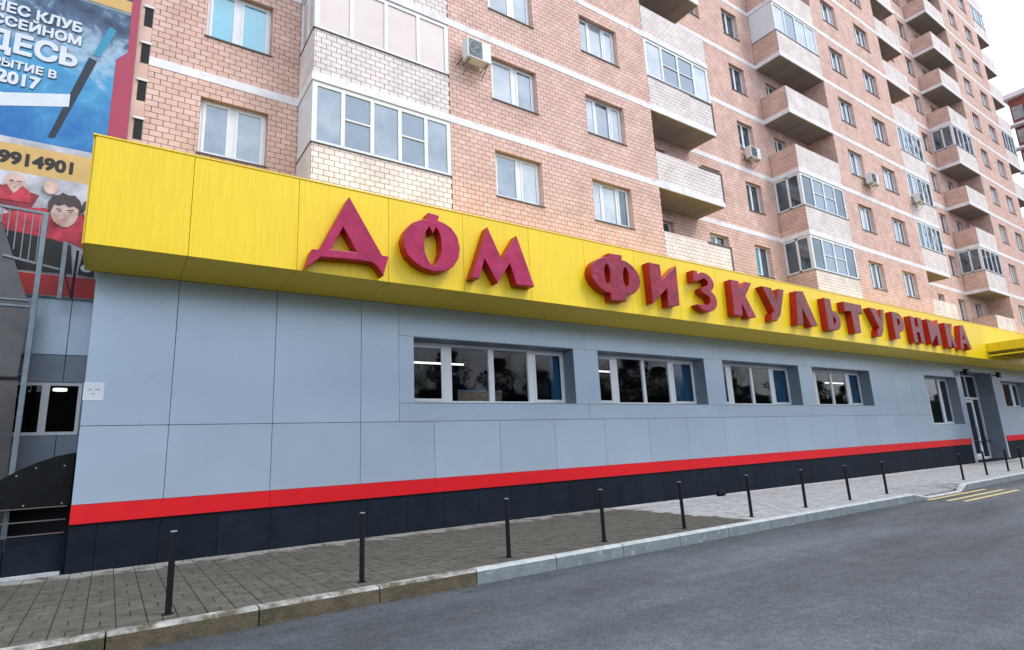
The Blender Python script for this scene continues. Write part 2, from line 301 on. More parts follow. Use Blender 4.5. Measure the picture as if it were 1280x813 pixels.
# road patches / aggregate already in the material; three yellow bars of a hump marking
for i, y in enumerate((7.83, 7.33, 6.93)):
    m = MB(); x0, x1 = 20.0+.02*i, 24.5; z = ROADZ+.005
    m.poly([(x0,y-.07,gz(x0)+z),(x1,y-.07,gz(x1)+z),(x1,y+.07,gz(x1)+z),(x0,y+.07,gz(x0)+z)]); tag(m.build('road_marking', MT['paint']), kind='structure')
pv = MB()
pv.poly([(-12,KY+.1,gz(-12)-.016),(19.4,KY+.1,gz(19.4)-.016),(19.4,13.2,gz(19.4)-.016),(-12,13.2,gz(-12)-.016)])
pv.poly([(19.4,8.05,-.34),(24.2,8.05,-.36),(24.2,9.4,gz(24.2)-.05),(19.4,9.4,gz(19.4)-.05)])
pv.poly([(19.4,9.4,gz(19.4)-.016),(24.2,9.4,gz(24.2)-.016),(24.2,14.2,gz(24.2)-.016),(19.4,14.2,gz(19.4)-.016)])
pv.poly([(24.2,KY+.3,gz(24.2)-.016),(80,9.9,gz(80)-.016),(80,14.2,gz(80)-.016),(24.2,14.2,gz(24.2)-.016)])
pavement = tag(pv.build('pavement', MT['bed']), kind='structure')
def ramp_z(x, y):
    z = gz(x)
    if 19.4 < x < 24.2 and y < 9.4:
        t = min(1, (x-19.4)/1.0, (24.2-x)/1.2); z -= .155*max(0, t)*(9.4-y)/1.3
    return z
PW, PD = .30, .15
near = []
rows = int((13.0-8.105)/PD)
stuffA, stuffB = MB(), MB()
for j in range(rows):
    y = 8.105 + PD*(j+.5)
    x = -4.0
    while x < 60:
        L = PW
        half = ((j//2)*7+int(round((x+4)/.3))*3) % 5 < 2           # some pavers are laid as two halves
        for (a, b_) in (((x, x+L/2), (x+L/2, x+L)) if half else ((x, x+L),)):
            xc = (a+b_)/2
            if xc > 24.2 and y < 8.3+(xc-24.2)*.03: continue
            if 19.4 < xc < 24.2 and y < 8.2: continue
            q = px((xc, y, 0))
            if q is None or not (-160 < q[0] < 1440 and q[1] < 980): continue
            near.append(((Vector((xc, y, 0))-CAM).length, xc, y, b_-a, half, -20 < q[0] < 1300 and q[1] < 830))
        x += L
near.sort(key=lambda t: (not t[5], t[0]))
pme = boxmesh('paver', PW-.012, PD-.016, .04, MT['paver'], .004); pmh = boxmesh('paver', PW/2-.010, PD-.016, .04, MT['paver'], .004)
for k, (d, xc, y, w, half, vis) in enumerate(near):
    jz = rng.uniform(-.003, .003)
    if k < 300:
        o = place('paver', pmh if half else pme, (xc, y, gz(xc)-.022+jz), pavement); o.rotation_euler = (rng.uniform(-.008, .008), rng.uniform(-.006, .006), rng.uniform(-.006, .006))
    else:
        light = xc > 11.95+rng.uniform(-.16, .16)
        z = ramp_z(xc, y) + jz - .002; hx, hy = w/2-.006, PD/2-.008
        (stuffB if light else stuffA).box(xc-hx, xc+hx, y-hy, y+hy, z-.04, z, skip='b')
tag(stuffA.build('paver_field', MT['paver'], pavement), kind='stuff'); tag(stuffB.build('paver_field', MT['paver2'], pavement), kind='stuff')
# kerb stones
kerb = empty('kerb'); tag(kerb, kind='structure')
def kerbstone(x0, x1, y, m, z0=0, z1=0, y1=None, h=.0):
    y1 = y if y1 is None else y1; bm = bmesh.new(); a = .008; W_ = .15; bot = -.42
    pr = [(0, bot), (0.0, -.035), (.03, 0), (W_, 0), (W_, bot)]
    vs = []
    for (x, yy, zt) in ((x0+a, y, z0), (x1-a, y1, z1)): vs.append([bm.verts.new((x, yy+p[0], gz(x)+p[1]+(zt if p[1] > bot else 0)+.006)) for p in pr])
    for i in range(5): bm.faces.new((vs[0][i], vs[1][i], vs[1][(i+1) % 5], vs[0][(i+1) % 5]))
    bm.faces.new(vs[0][::-1]); bm.faces.new(vs[1]); bmesh.ops.recalc_face_normals(bm, faces=bm.faces)
    me = bpy.data.meshes.new('kerb_stone'); bm.to_mesh(me); bm.free(); me.materials.append(m)
    if True:
        me.materials.append(MT['kerb_top' if m is MT['kerb_old'] else 'kerb_top2'])
        for p in me.polygons:
            if p.normal.z > .5: p.material_index = 1
    return place('kerb_stone', me, (0,0,0), kerb)
xs = [-9.0+1.52*i for i in range(10)] + []
x = -8.98
while x < 19.3:
    x1 = min(x+1.515, 19.5); kerbstone(x, x1, KY, MT['kerb_old'] if x < 4.2 else MT['kerb_new']); x = x1
kerbstone(19.5, 20.5, KY, MT['kerb_new'], 0, -.155, KY+.05); 
for a in (20.5, 21.75): kerbstone(a, a+1.25, KY+.05, MT['kerb_new'], -.165, -.165)
kerbstone(23.0, 24.0, KY+.05, MT['kerb_new'], -.16, 0, KY+.2)
x, y = 24.0, KY+.2
while x < 60: kerbstone(x, x+1.5, y, MT['kerb_new'], 0, 0, y+.045); x += 1.5; y += .045
# ---------------------------------------------------------------- bollards
bx = [(.71,8.43),(3.06,8.42),(5.57,8.45),(7.71,8.46),(9.95,8.45),(12.36,8.5),(14.75,8.55),(17.0,8.55),(19.3,8.6),(25.9,8.85),(28.9,9.05),(31.8,9.18),(33.9,9.25)]
def cyl(rad, z0, z1, n=20):
    b = MB(); b.bar((0,0,z0), (0,0,z1), rad, n=n); return b
bm_post = cyl(.036, -.02, .925).mesh('post', MT['black']); bm_cap = cyl(.038, .925, .937).mesh('cap', MT['cap']); bm_fl = cyl(.065, -.012, .008).mesh('base_plate', MT['black'])
blab = ['black bollard nearest the camera, beside the mossy kerb at far left','black bollard second from the left, above the joint in the old kerb','black bollard third from the left, where the new pale kerb begins','black bollard fourth from the left, below the second window','black bollard fifth from the left, on the brown pavers near the dusty paving','black bollard sixth from the left, at the edge between brown and dusty pavers','black bollard seventh from the left, on dusty pale paving','black bollard eighth from the left, two before the dropped kerb','black bollard ninth from the left, last one before the dropped kerb','black bollard just past the dropped kerb, left of the door','black bollard standing in front of the glass door','black bollard right of the entrance recess','black bollard at the right edge of the photo']
for i, (x, y) in enumerate(bx):
    e = empty('bollard', (x, y, gz(x))); tag(e, blab[i], 'bollard', 'black bollards along the kerb')
    e.rotation_euler = (rng.uniform(-.012,.012), rng.uniform(-.012,.012), 0)
    for nm, me in (('post', bm_post), ('cap', bm_cap), ('base_plate', bm_fl)):
        o = bpy.data.objects.new(nm, me); COL.objects.link(o); o.parent = e
# ---------------------------------------------------------------- GYM (grey single-storey front)
gym = empty('gym_building', (0, 13, 0)); tag(gym, 'low grey panel-clad gym front with red stripe, dark base and yellow fascia', 'building')
GAP = .010
_pc = {}
def panel(x0, x1, z0, z1, m, y=13.0, t=.03, name='panel', parent=gym, gap=GAP):
    key = (round(x1-x0, 3), round(z1-z0, 3), m.name, t)
    if key not in _pc: _pc[key] = boxmesh(name, x1-x0-gap, t, z1-z0-gap, m, .0025)
    o = place(name, _pc[key], ((x0+x1)/2, y+t/2, (z0+z1)/2), parent); return o
XE = 40.62; XW0 = -.5
# structural back wall with real openings
wins = [(5.99,11.2),(12.14,17.28),(18.3,23.4),(24.42,29.54)]; ZW0, ZW1 = 2.92, 4.58
big = [(35.6,39.93,1.93,4.58)]; small = [(47.05,51.9,2.88,4.58)]
holes = [(a,b,ZW0,ZW1) for a, b in wins] + big + small + [(XE, 45.65, -1, 5.0)]
def holed(mb, u0, u1, z0, z1, holes, fn, mi=0):
    us = sorted({u0, u1} | {min(max(h[i], u0), u1) for h in holes for i in (0, 1)}); zs = sorted({z0, z1} | {min(max(h[i], z0), z1) for h in holes for i in (2, 3)})
    for a, b in zip(us, us[1:]):
        for c, d in zip(zs, zs[1:]):
            if b-a < 1e-5 or d-c < 1e-5: continue
            um, zm = (a+b)/2, (c+d)/2
            if any(h[0] < um < h[1] and h[2] < zm < h[3] for h in holes): continue
            mb.poly([fn(a, c), fn(b, c), fn(b, d), fn(a, d)], mi)
w = MB(); holed(w, XW0, 60, -.6, 7.3, holes, lambda u, z: (u, 13.045, z)); w.poly([(XW0,13.045,-.6),(XW0,13.045,7.3),(XW0,14.4,7.3),(XW0,14.4,-.6)])
w.build('wall', MT['backing'], gym)
# reveals
def reveal(x0, x1, z0, z1, y0=13.0, y1=13.56, m=None):
    r_ = MB(); t = .02
    r_.box(x0-t, x0, y0+.002, y1, z0-t, z1+t); r_.box(x1, x1+t, y0+.002, y1, z0-t, z1+t); r_.box(x0, x1, y0+.002, y1, z0-t, z0); r_.box(x0, x1, y0+.002, y1, z1, z1+t)
    return r_.build('reveal', m or MT['reveal'], gym)
for a, b in wins: reveal(a+.02, b-.02, ZW0+.02, ZW1-.02)
for a, b, c, d in big+small: reveal(a+.02, b-.02, c+.02, d-.02)
reveal(XE+.02, 45.63, -.3, 4.98, y1=13.86)
ZB, ZR0, ZR1, ZM, ZT = -.35, .79, 1.115, 2.48, 5.37
up_x = [XW0,.88,2.76,4.67,5.62]
for a, b in zip(up_x, up_x[1:]): panel(a, b, ZM, ZT, MT['panel'])
low_x = [XW0,.88,2.76,4.67,6.54,8.45,10.31,12.21,14.12,15.99,18.0,19.93,21.8,23.7,25.6,27.5,29.4,31.3,33.2,35.6]
for a, b in zip(low_x, low_x[1:]): panel(a, b, ZR1, ZM, MT['panel'])
for a, b in ((35.6,37.2),(37.2,38.9),(38.9,40.22)): panel(a, b, ZR1, 1.93, MT['panel'])
panel(35.6-.0, 35.6+.0+.001, 0, 0.02, MT['panel']) if False else None
# strip over and under the ribbon windows, piers between
sx0 = 5.62; ends = [5.62, 11.67, 17.8, 23.9, 30.0]
for a, b in zip(ends, ends[1:]): panel(a, b, ZM, ZW0, MT['panel']); panel(a, b, ZW1, ZT, MT['panel'], gap=.005)
prev = 5.62
for a, b in wins: panel(prev, a+.02, ZW0, ZW1, MT['panel'], gap=.004); prev = b-.02
panel(prev, 30.0, ZW0, ZW1, MT['panel'], gap=.004)
for a, b in ((30.0,31.9),(31.9,33.8),(33.8,35.6)): panel(a, b, ZM, ZT, MT['panel'], gap=.007)
panel(35.6, 39.93, 4.58, ZT, MT['panel']); panel(39.93, XE, 1.93, ZT, MT['panel']); panel(40.22, XE, ZB, 1.93, MT['panel'])
panel(XE, 45.65, 5.0, ZT, MT['panel']); panel(45.65, 45.95, ZB, ZT, MT['panel'])
panel(45.95, 47.05, ZR1, ZT, MT['panel']); panel(47.05, 51.9, 4.58, ZT, MT['panel']); panel(47.05, 49.5, ZR1, 2.88, MT['panel']); panel(49.5, 51.9, ZR1, 2.88, MT['panel'])
for a in range(4): panel(51.9+2*a, 53.9+2*a, ZR1, ZT, MT['panel'])
# red stripe (stands proud), dark base
x = XW0
for b in (2.76, 6.54, 10.31, 14.12, 18.0, 21.8, 25.6, 29.4, 33.2, 37.0, 40.22): panel(x, b, ZR0, ZR1, MT['red'], y=12.965, t=.06, name='stripe_panel', gap=.004); x = b
x = 45.95
for b in (49.7, 53.4, 57.2): panel(x, b, ZR0, ZR1, MT['red'], y=12.965, t=.06, name='stripe_panel', gap=.004); x = b
x = XW0; i = 0
bw = [.40,.96,.97,.97,.96,1.08]
while x < 40.2:
    b = min(40.22, x+(bw[i] if i < len(bw) else .97)); panel(x, b, ZB, ZR0, MT['base'], y=13.0, t=.03, name='base_panel', gap=.007); x = b; i += 1
x = 45.95
while x < 58: panel(x, x+.97, ZB, ZR0, MT['base'], y=13.0, t=.03, name='base_panel', gap=.007); x += .97
# windows of the gym
def frame_window(x0, x1, z0, z1, mulls, y, parent, fw=.07, d=.07, glass='clear', openers=(), m='white', name='window', panes=True, gl=None):
    """white frame as one part, each pane a sub-part; mulls = list of (x, width)"""
    f = MB(); f.box(x0, x0+fw, y, y+d, z0, z1); f.box(x1-fw, x1, y, y+d, z0, z1); f.box(x0+fw, x1-fw, y, y+d, z0, z0+fw); f.box(x0+fw, x1-fw, y, y+d, z1-fw, z1)
    edges = [x0+fw]
    for mx_, mw in mulls: f.box(mx_-mw/2, mx_+mw/2, y-.004, y+d, z0+fw, z1-fw); edges += [mx_-mw/2, mx_+mw/2]
    edges.append(x1-fw); cells = list(zip(edges[::2], edges[1::2]))
    for i in openers:
        a, b = cells[i]; s = .055; yy = y-.02
        f.box(a-.01, a+s, yy, y+.002, z0+fw-.02, z1-fw+.02); f.box(b-s, b+.01, yy, y+.002, z0+fw-.02, z1-fw+.02); f.box(a+s, b-s, yy, y+.002, z0+fw-.02, z0+fw+s); f.box(a+s, b-s, yy, y+.002, z1-fw-s, z1-fw+.02)
    o = f.build(name, MT[m], parent)
    for i, (a, b) in enumerate(cells):
        p = MB(); s = .055 if i in openers else 0; yy = y+(.0 if i in openers else .03)
        p.box(a+s-.005, b-s+.005, yy+.004, yy+.024, z0+fw+s-.005, z1-fw-s+.005)
        po = bpy.data.objects.new('pane', p.mesh('pane', MT[(gl[i % len(gl)] if gl else glass)])); COL.objects.link(po); po.parent = o
    return o
YG = 13.50
Wd = [((5.99,11.2),[(7.2,.26),(8.58,.17),(9.95,.22)]),((12.14,17.28),[(13.3,.28),(14.65,.13),(16.0,.2)]),((18.3,23.4),[(19.34,.3),(20.78,.14),(22.12,.2)]),((24.42,29.54),[(25.5,.2),(26.9,.14),(28.33,.25)])]
for (a, b), mu in Wd: frame_window(a+.02, b-.02, ZW0+.03, ZW1-.03, mu, YG, gym, fw=.08, openers=(0, 3))
frame_window(35.62, 39.9, 1.96, 4.55, [(37.0,.16),(38.7,.2)], YG, gym, fw=.09, openers=(2,)); frame_window(47.08, 51.87, 2.91, 4.55, [(49,.14),(50.7,.25)], YG, gym, fw=.08, openers=(2,))
# interior seen through the ribbon windows: dark hall
rm = MB(); X0, X1, Y0, Y1, Z0, Z1 = 5.0, 53, 13.62, 20, .9, 5.3
rm.poly([(X0,Y1,Z0),(X1,Y1,Z0),(X1,Y1,Z1),(X0,Y1,Z1)]); rm.poly([(X0,Y0,Z0),(X0,Y1,Z0),(X0,Y1,Z1),(X0,Y0,Z1)]); rm.poly([(X1,Y0,Z0),(X1,Y1,Z0),(X1,Y1,Z1),(X1,Y0,Z1)])
rm.poly([(X0,Y0,Z1),(X1,Y0,Z1),(X1,Y1,Z1),(X0,Y1,Z1)]); rm.poly([(X0,Y0,Z0),(X1,Y0,Z0),(X1,Y1,Z0),(X0,Y1,Z0)], 1)
for xx in (12, 24, 34): rm.poly([(xx,Y0+1.2,Z0),(xx,Y1,Z0),(xx,Y1,Z1),(xx,Y0+1.2,Z1)])
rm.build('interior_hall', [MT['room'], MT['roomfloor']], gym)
def lampstrip(x0, x1, y, z, lab):
    l_ = MB(); l_.box(x0, x1, y-.04, y+.04, z, z+.05); o = l_.build('strip_light', [MT['lamp']]); return tag(o, lab, 'ceiling light', 'lit strip lights inside the hall')
lampstrip(6.9, 9.45, 16.6, 4.52, 'lit white strip light seen through the first ribbon window from the left')
lampstrip(15.0, 16.3, 16.6, 4.52, 'short lit strip light inside behind the second ribbon window')
lampstrip(24.5, 25.3, 15.0, 3.66, 'small lit strip light inside behind the third ribbon window')
lampstrip(29.3, 31.0, 15.0, 4.22, 'lit strip light inside behind the fourth ribbon window')
def curtain(x0, x1, y, z0, z1, lab, m='blue'):
    c = MB(); n_ = 26
    for i in range(n_):
        a, b = x0+(x1-x0)*i/n_, x0+(x1-x0)*(i+1)/n_; ya, yb = y+.02*math.sin(i*1.9), y+.02*math.sin((i+1)*1.9)
        c.poly([(a,ya,z0),(b,yb,z0),(b,yb,z1),(a,ya,z1)]); c.poly([(a,ya+.01,z1),(b,yb+.01,z1),(b,yb+.01,z0),(a,ya+.01,z0)])
    o = c.build('curtain', MT[m]); return tag(o, lab, 'curtain', 'blue curtains in the ribbon windows')
curtain(10.75, 12.1, 13.62, 2.6, 4.9, 'dark blue curtain at the right end of the first ribbon window'); curtain(16.1, 17.9, 13.62, 2.6, 4.9, 'dark blue curtain at the right end of the second ribbon window')
curtain(22.2, 24.0, 13.62, 2.6, 4.9, 'blue curtain filling the right pane of the third ribbon window'); curtain(28.4, 30.2, 13.62, 2.6, 4.9, 'blue curtain filling the right pane of the fourth ribbon window')
e = empty('notice_board', (8.8, 14.5, 2.9)); tag(e, 'brown board with pale frame standing inside behind the first ribbon window', 'board')
b = MB(); b.box(8.1, 9.5, 14.5, 14.53, 2.3, 3.40); b.build('panel', MT['board'], e)
b = MB(); b.box(8.05, 8.1, 14.48, 14.54, 2.3, 3.45); b.box(9.5, 9.55, 14.48, 14.54, 2.3, 3.45); b.box(8.1, 9.5, 14.48, 14.54, 3.40, 3.45); b.build('frame', MT['steel'], e)
# entrance door set (recessed)
YD = 13.84
dr = MB(); dr.box(41.0, 41.12, YD, YD+.1, -.22, 4.95); dr.box(45.48, 45.6, YD, YD+.1, -.22, 4.95); dr.box(41.12, 45.48, YD, YD+.1, 3.42, 3.56); dr.box(41.12, 45.48, YD, YD+.1, 4.86, 4.95); dr.box(44.28, 44.42, YD-.003, YD+.1, -.1, 3.42); dr.box(43.9, 43.98, YD-.003, YD+.1, 3.56, 4.86); dr.box(41.12, 45.48, YD, YD+.1, -.24, -.08)
dfo = dr.build('door_frame', MT['white'], gym)
for a, b, c, d in ((44.42,45.48,-.08,3.42),(41.12,43.9,3.56,4.86),(43.98,45.48,3.56,4.86),(41.12,42.7,-.08,3.42)):
    p = MB().box(a, b, YD+.04, YD+.06, c, d).build('pane', MT['clear']); p.parent = dfo
dl = MB(); a, b = 42.75, 44.26
dl.box(a, a+.14, YD-.03, YD+.04, -.06, 3.38); dl.box(b-.16, b, YD-.03, YD+.04, -.06, 3.38); dl.box(a+.14, b-.16, YD-.03, YD+.04, -.06, .14); dl.box(a+.14, b-.16, YD-.03, YD+.04, 3.24, 3.38)
door = dl.build('door', MT['white'], gym); p = MB().box(a+.14, b-.16, YD-.0, YD+.02, .14, 3.24).build('pane', MT['clear']); p.parent = door
p = MB().bar((b-.3,YD-.1,1.1),(b-.3,YD-.1,1.75),.03).bar((b-.3,YD-.1,1.1),(b-.1,YD-.02,1.1),.02).bar((b-.3,YD-.1,1.75),(b-.1,YD-.02,1.75),.02).build('handle', MT['white']); p.parent = door
st = MB(); st.box(XE+.03, 45.6, 12.7, 13.9, -.42, -.2); st.build('entrance_step', MT['base'], gym)
dkr = MB(); dkr.poly([(41,15.6,-.2),(46,15.6,-.2),(46,15.6,5),(41,15.6,5)]); dkr.poly([(46.2,13.9,-.2),(46.2,15.6,-.2),(46.2,15.6,5),(46.2,13.9,5)]); dkr.build('lobby_wall', MT['room'], gym)
# fascia box
YF = 11.35; FZ0, FZ1 = 5.37, 7.33
fx = [-.65,.86,2.75,4.67,6.56,8.51,10.40,12.37,14.26,16.2,18.2,20.15]
while fx[-1] < 57: fx.append(fx[-1]+1.93)
core = MB(); core.box(-.63, 57, YF+.035, 13.0, FZ0+.035, FZ1-.02); core.build('fascia_core', MT['backing'], gym)
for a, b in zip(fx, fx[1:]):
    panel(a, b, FZ0, FZ1, MT['yellow'], y=YF, t=.03, name='fascia_panel', gap=.008)
    sm = boxmesh('soffit_panel', b-a-.008, 13.0-YF-.035, .03, MT['yellow'], .002); place('soffit_panel', sm, ((a+b)/2, (YF+.033+13.0)/2, FZ0+.016), gym)
o = place('fascia_panel', boxmesh('fascia_panel', .03, 13.0-YF-.04, FZ1-FZ0, MT['yellow'], .002), (-.665, (YF+13.0)/2+.02, (FZ0+FZ1)/2), gym)
cop = MB(); cop.box(-.69, 57, YF-.012, 13.05, FZ1+.001, FZ1+.03); cop.build('coping', MT['yellow'], gym)
# ---------------------------------------------------------------- recessed wing at the far left (below the billboard)
YL = 14.40
wing_h = (-1.66, -.58, 2.40, 3.42)
w = MB(); holed(w, -9, .6, -.4, 5.2, [wing_h], lambda u, z: (u, YL+.035, z)); w.build('wall', MT['backing'], gym)
zs_ = [-.3, 1.1, 2.40, 3.42, 3.97, 5.14]; xs_ = [-8.5,-6.6,-4.7,-2.75,-.9,.5]
for a, b in zip(xs_, xs_[1:]):
    panel(a, b, 3.97, 5.14, MT['panel'], y=YL); panel(a, b, 3.42, 3.97, MT['reveal'], y=YL)
    panel(a, b, 1.1, 2.40, MT['reveal'], y=YL); panel(a, b, -.3, 1.1, MT['base'], y=YL)
for a, b in ((-8.5,-6.6),(-6.6,-4.7),(-4.7,-2.75),(-2.75,-1.66),(-.58,.5)): panel(a, b, 2.40, 3.42, MT['reveal'], y=YL)
frame_window(-1.66, -.58, 2.40, 3.42, [(-1.15,.12)], YL+.02, gym, fw=.06, openers=())
dk = MB(); dk.box(-2.4, .2, YL+.2, YL+3, 1.4, 3.9, skip='f'); dk.build('interior_hall', [MT['room']], gym)
lm = MB(); lm.bar((-.98,15.2,3.34),(-.98,15.2,3.39),.12,n=16); tag(lm.build('ceiling_lamp', MT['lamp']), 'round lit ceiling lamp inside the small window left of the gym corner', 'ceiling light')
# ---------------------------------------------------------------- sign letters
LF, LB = YF-.27, YF+.004
A0, A1 = 5.68, 6.93
def L(pts, x0, x1, z0=A0, z1=A1): return [(x0+(x1-x0)*p[0], z0+(z1-z0)*p[1]) for p in pts]
def arc(cx, cz, rx, rz, a0, a1, n): return [(cx+rx*math.cos(math.radians(a0+(a1-a0)*i/n)), cz+rz*math.sin(math.radians(a0+(a1-a0)*i/n))) for i in range(n+1)]
sign = empty('sign', (20, YF, 6.3)); tag(sign, 'large red three-dimensional letters reading ДОМ ФИЗКУЛЬТУРНИКА on yellow fascia', 'sign')
NL = [0]
def letter(outer, holes_=(), depth=LF, scallop=False):
    """outline with holes, filled and extruded; front edge is bevelled"""
    cu = bpy.data.curves.new('letter', 'CURVE'); cu.dimensions = '2D'; cu.fill_mode = 'BOTH'
    for ring in [outer]+list(holes_):
        s = cu.splines.new('POLY'); s.points.add(len(ring)-1); s.use_cyclic_u = True
        for i, p in enumerate(ring): s.points[i].co = (p[0], p[1], 0, 1)
    t = (LB-depth)/2; cu.extrude = t-.015; cu.bevel_depth = .015; cu.bevel_resolution = 1; cu.offset = -.012
    ob = bpy.data.objects.new('tmp', cu); COL.objects.link(ob); dg = bpy.context.evaluated_depsgraph_get(); me = bpy.data.meshes.new_from_object(ob.evaluated_get(dg)); bpy.data.objects.remove(ob)
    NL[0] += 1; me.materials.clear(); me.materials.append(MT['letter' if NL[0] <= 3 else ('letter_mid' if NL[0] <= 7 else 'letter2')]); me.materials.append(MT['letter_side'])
    me.transform(Matrix(((1,0,0,0),(0,0,-1,(LB+depth)/2),(0,1,0,0),(0,0,0,1)))); me.update()
    for p in me.polygons:
        p.material_index = 0 if p.normal.y < -.6 else 1; p.use_smooth = False
    o = bpy.data.objects.new('letter', me); COL.objects.link(o); setpar(o, sign); return o
letter([(3.70,7.03),(4.42,5.86),(4.57,5.86),(4.45,5.42),(4.34,5.57),(4.22,5.67),(3.87,5.675),(3.5,5.655),(3.14,5.625),(2.86,5.36),(2.97,5.76),(3.12,5.78)], [[(3.58,6.35),(3.87,5.84),(3.33,5.81)]])
letter([(5.34,6.84),(5.13,6.73),(4.98,6.54),(4.91,6.32),(4.93,6.13),(5.01,5.96),(5.16,5.82),(5.36,5.72),(5.63,5.67),(5.9,5.71),(6.13,5.85),(6.28,6.08),(6.32,6.34),(6.26,6.6),(6.11,6.78),(5.93,6.87),(5.76,6.905),(5.8,7.03),(5.53,7.05),(5.50,6.88)], [[(5.54,6.72),(5.45,6.58),(5.41,6.35),(5.42,6.12),(5.5,5.91),(5.63,5.78),(5.76,5.95),(5.84,6.2),(5.84,6.45),(5.79,6.62),(5.71,6.74),(5.63,6.56)]])
letter([(7.10,6.99),(7.48,6.22),(7.95,6.92),(8.42,5.66),(7.88,5.64),(7.71,6.17),(7.32,5.61),(6.98,6.19),(6.82,5.66),(6.60,5.64)])
# Ф with fruit-like round body
fo = arc(11.37,6.32,.9,.52,150,-150+360-360,1)
ring = arc(11.32,6.31,.93,.56,112,428-5,40)
ring = [(11.10,6.96)] + [(11.62,6.98),(11.58,6.84)] + arc(11.32,6.31,.95,.57,66,-68,26) + [(11.62,5.62),(11.05,5.60),(11.05,5.79)] + arc(11.32,6.31,.95,.57,-112,-246,26)[1:] + [(11.08,6.84)]
letter(ring, [arc(10.98,6.33,.115,.30,0,350,14)[:-1], arc(11.70,6.33,.115,.30,0,350,14)[:-1]])
letter([(12.70,6.93),(13.19,6.93),(13.20,6.44),(13.92,6.99),(13.89,5.74),(13.38,5.66),(13.41,6.22),(12.72,5.68)])
def strokeZ(x0, x1, z0, z1):
    xm = x0+(x1-x0)*.48
    out = [(x0, z1-.36),(x0+.02, z1+.0),(x0+.22, z1),(x0+.22, z1-.10)] + arc(xm, z1-.34, (x1-xm)*.93, .33, 95, -52, 9) + arc(xm+.02, z0+.37, (x1-xm), .38, 52, -150, 16)
    inn = arc(xm+.0, z0+.37, (x1-xm)*.42, .17, -120, 88, 9) + [(xm-.18, z0+.62),(xm-.16, z0+.74)] + arc(xm-.01, z1-.35, (x1-xm)*.40, .13, -80, 92, 8) + [(x0+.2, z1-.34)]
    return out+inn
letter(strokeZ(14.70, 15.74, 5.68, 6.97))
letter([(16.64,6.91),(17.08,6.91),(17.09,6.62),(17.45,6.93),(17.80,6.93),(17.36,6.42),(17.82,5.72),(17.36,5.66),(17.10,6.12),(17.05,5.69),(16.60,5.69)])
letter([(18.42,6.90),(18.98,6.90),(19.22,6.42),(19.44,6.92),(19.78,6.92),(19.34,5.95),(19.06,5.70),(18.72,5.70),(18.78,5.92),(18.96,6.05)])
letter([(20.60,6.98),(21.08,7.02),(21.78,5.74),(21.30,5.66),(20.84,6.35),(20.78,5.72),(20.36,5.68)])
letter([(22.55,6.93),(23.04,6.93),(23.04,6.46)]+arc(23.12,6.07,.46,.39,85,-88,12)+[(22.55,5.66)], [[(23.02,6.22)]+arc(23.05,6.06,.15,.15,70,-70,6)+[(23.02,5.9)]])
letter([(24.05,6.94),(25.52,6.94),(25.56,6.56),(25.20,6.58),(25.12,5.72),(24.60,5.68),(24.56,6.58),(24.05,6.54)])
letter([(26.24,6.91),(26.84,6.91),(27.08,6.42),(27.26,6.93),(27.56,6.93),(27.16,5.95),(26.90,5.70),(26.55,5.70),(26.62,5.93),(26.82,6.08)])
letter([(28.28,6.93),(28.85,6.93)]+arc(28.88,6.48,.46,.43,85,-85,12)+[(28.74,6.04),(28.72,5.74),(28.24,5.66)], [[(28.70,6.66)]+arc(28.78,6.49,.17,.16,70,-70,6)+[(28.70,6.32)]])
letter([(30.12,6.90),(30.52,6.90),(30.52,6.44),(30.86,6.44),(30.86,6.90),(31.32,6.90),(31.28,5.68),(30.86,5.68),(30.86,6.16),(30.52,6.16),(30.52,5.66),(30.12,5.66)])
letter([(31.95,6.91),(32.42,6.91),(32.46,6.46),(33.24,6.98),(33.24,5.72),(32.78,5.66),(32.80,6.22),(32.0,5.68)])
letter([(34.0,6.90),(34.42,6.90),(34.44,6.62),(34.72,6.92),(35.0,6.92),(34.68,6.42),(35.08,5.72),(34.72,5.66),(34.44,6.12),(34.42,5.68),(34.0,5.66)])
letter([(36.02,6.94),(36.44,6.97),(37.0,5.74),(36.62,5.66),(36.46,5.98),(35.98,5.96),(35.92,5.66),(35.5,5.64)], [[(36.16,6.52),(36.36,6.2),(36.06,6.2)]])
# ---------------------------------------------------------------- entrance canopy at the right end
ec = empty('entrance_canopy', (42, YF, 5.9)); tag(ec, 'yellow projecting canopy with rib brackets over the gym entrance at right', 'canopy')
b = MB(); b.box(40.2, 40.26, 8.7, YF-.002, 5.80, 6.28); b.build('side_beam', MT['yellow'], ec)
b = MB(); b.box(46.2, 46.26, 8.7, YF-.002, 5.80, 6.28); b.build('side_beam', MT['yellow'], ec)
b = MB(); b.box(40.2, 46.26, 8.64, 8.698, 5.80, 6.28); b.build('front_beam', MT['yellow'], ec)
b = MB(); b.box(40.261, 46.199, 8.7, YF-.003, 6.20, 6.24); b.build('roof_sheet', MT['yellow'], ec)
for i in range(7):
    b = MB(); yy = YF-.12-i*.42; b.bar((40.25,yy,5.72),(46.2,yy,5.72),.03); b.bar((40.28,yy,5.72),(40.28,yy,5.82),.03); b.build('rib', MT['sill'], ec)
b = MB(); b.box(40.16, 40.2, 8.7, YF-.002, 5.54, 5.62); b.build('lower_rail', MT['yellow'], ec)
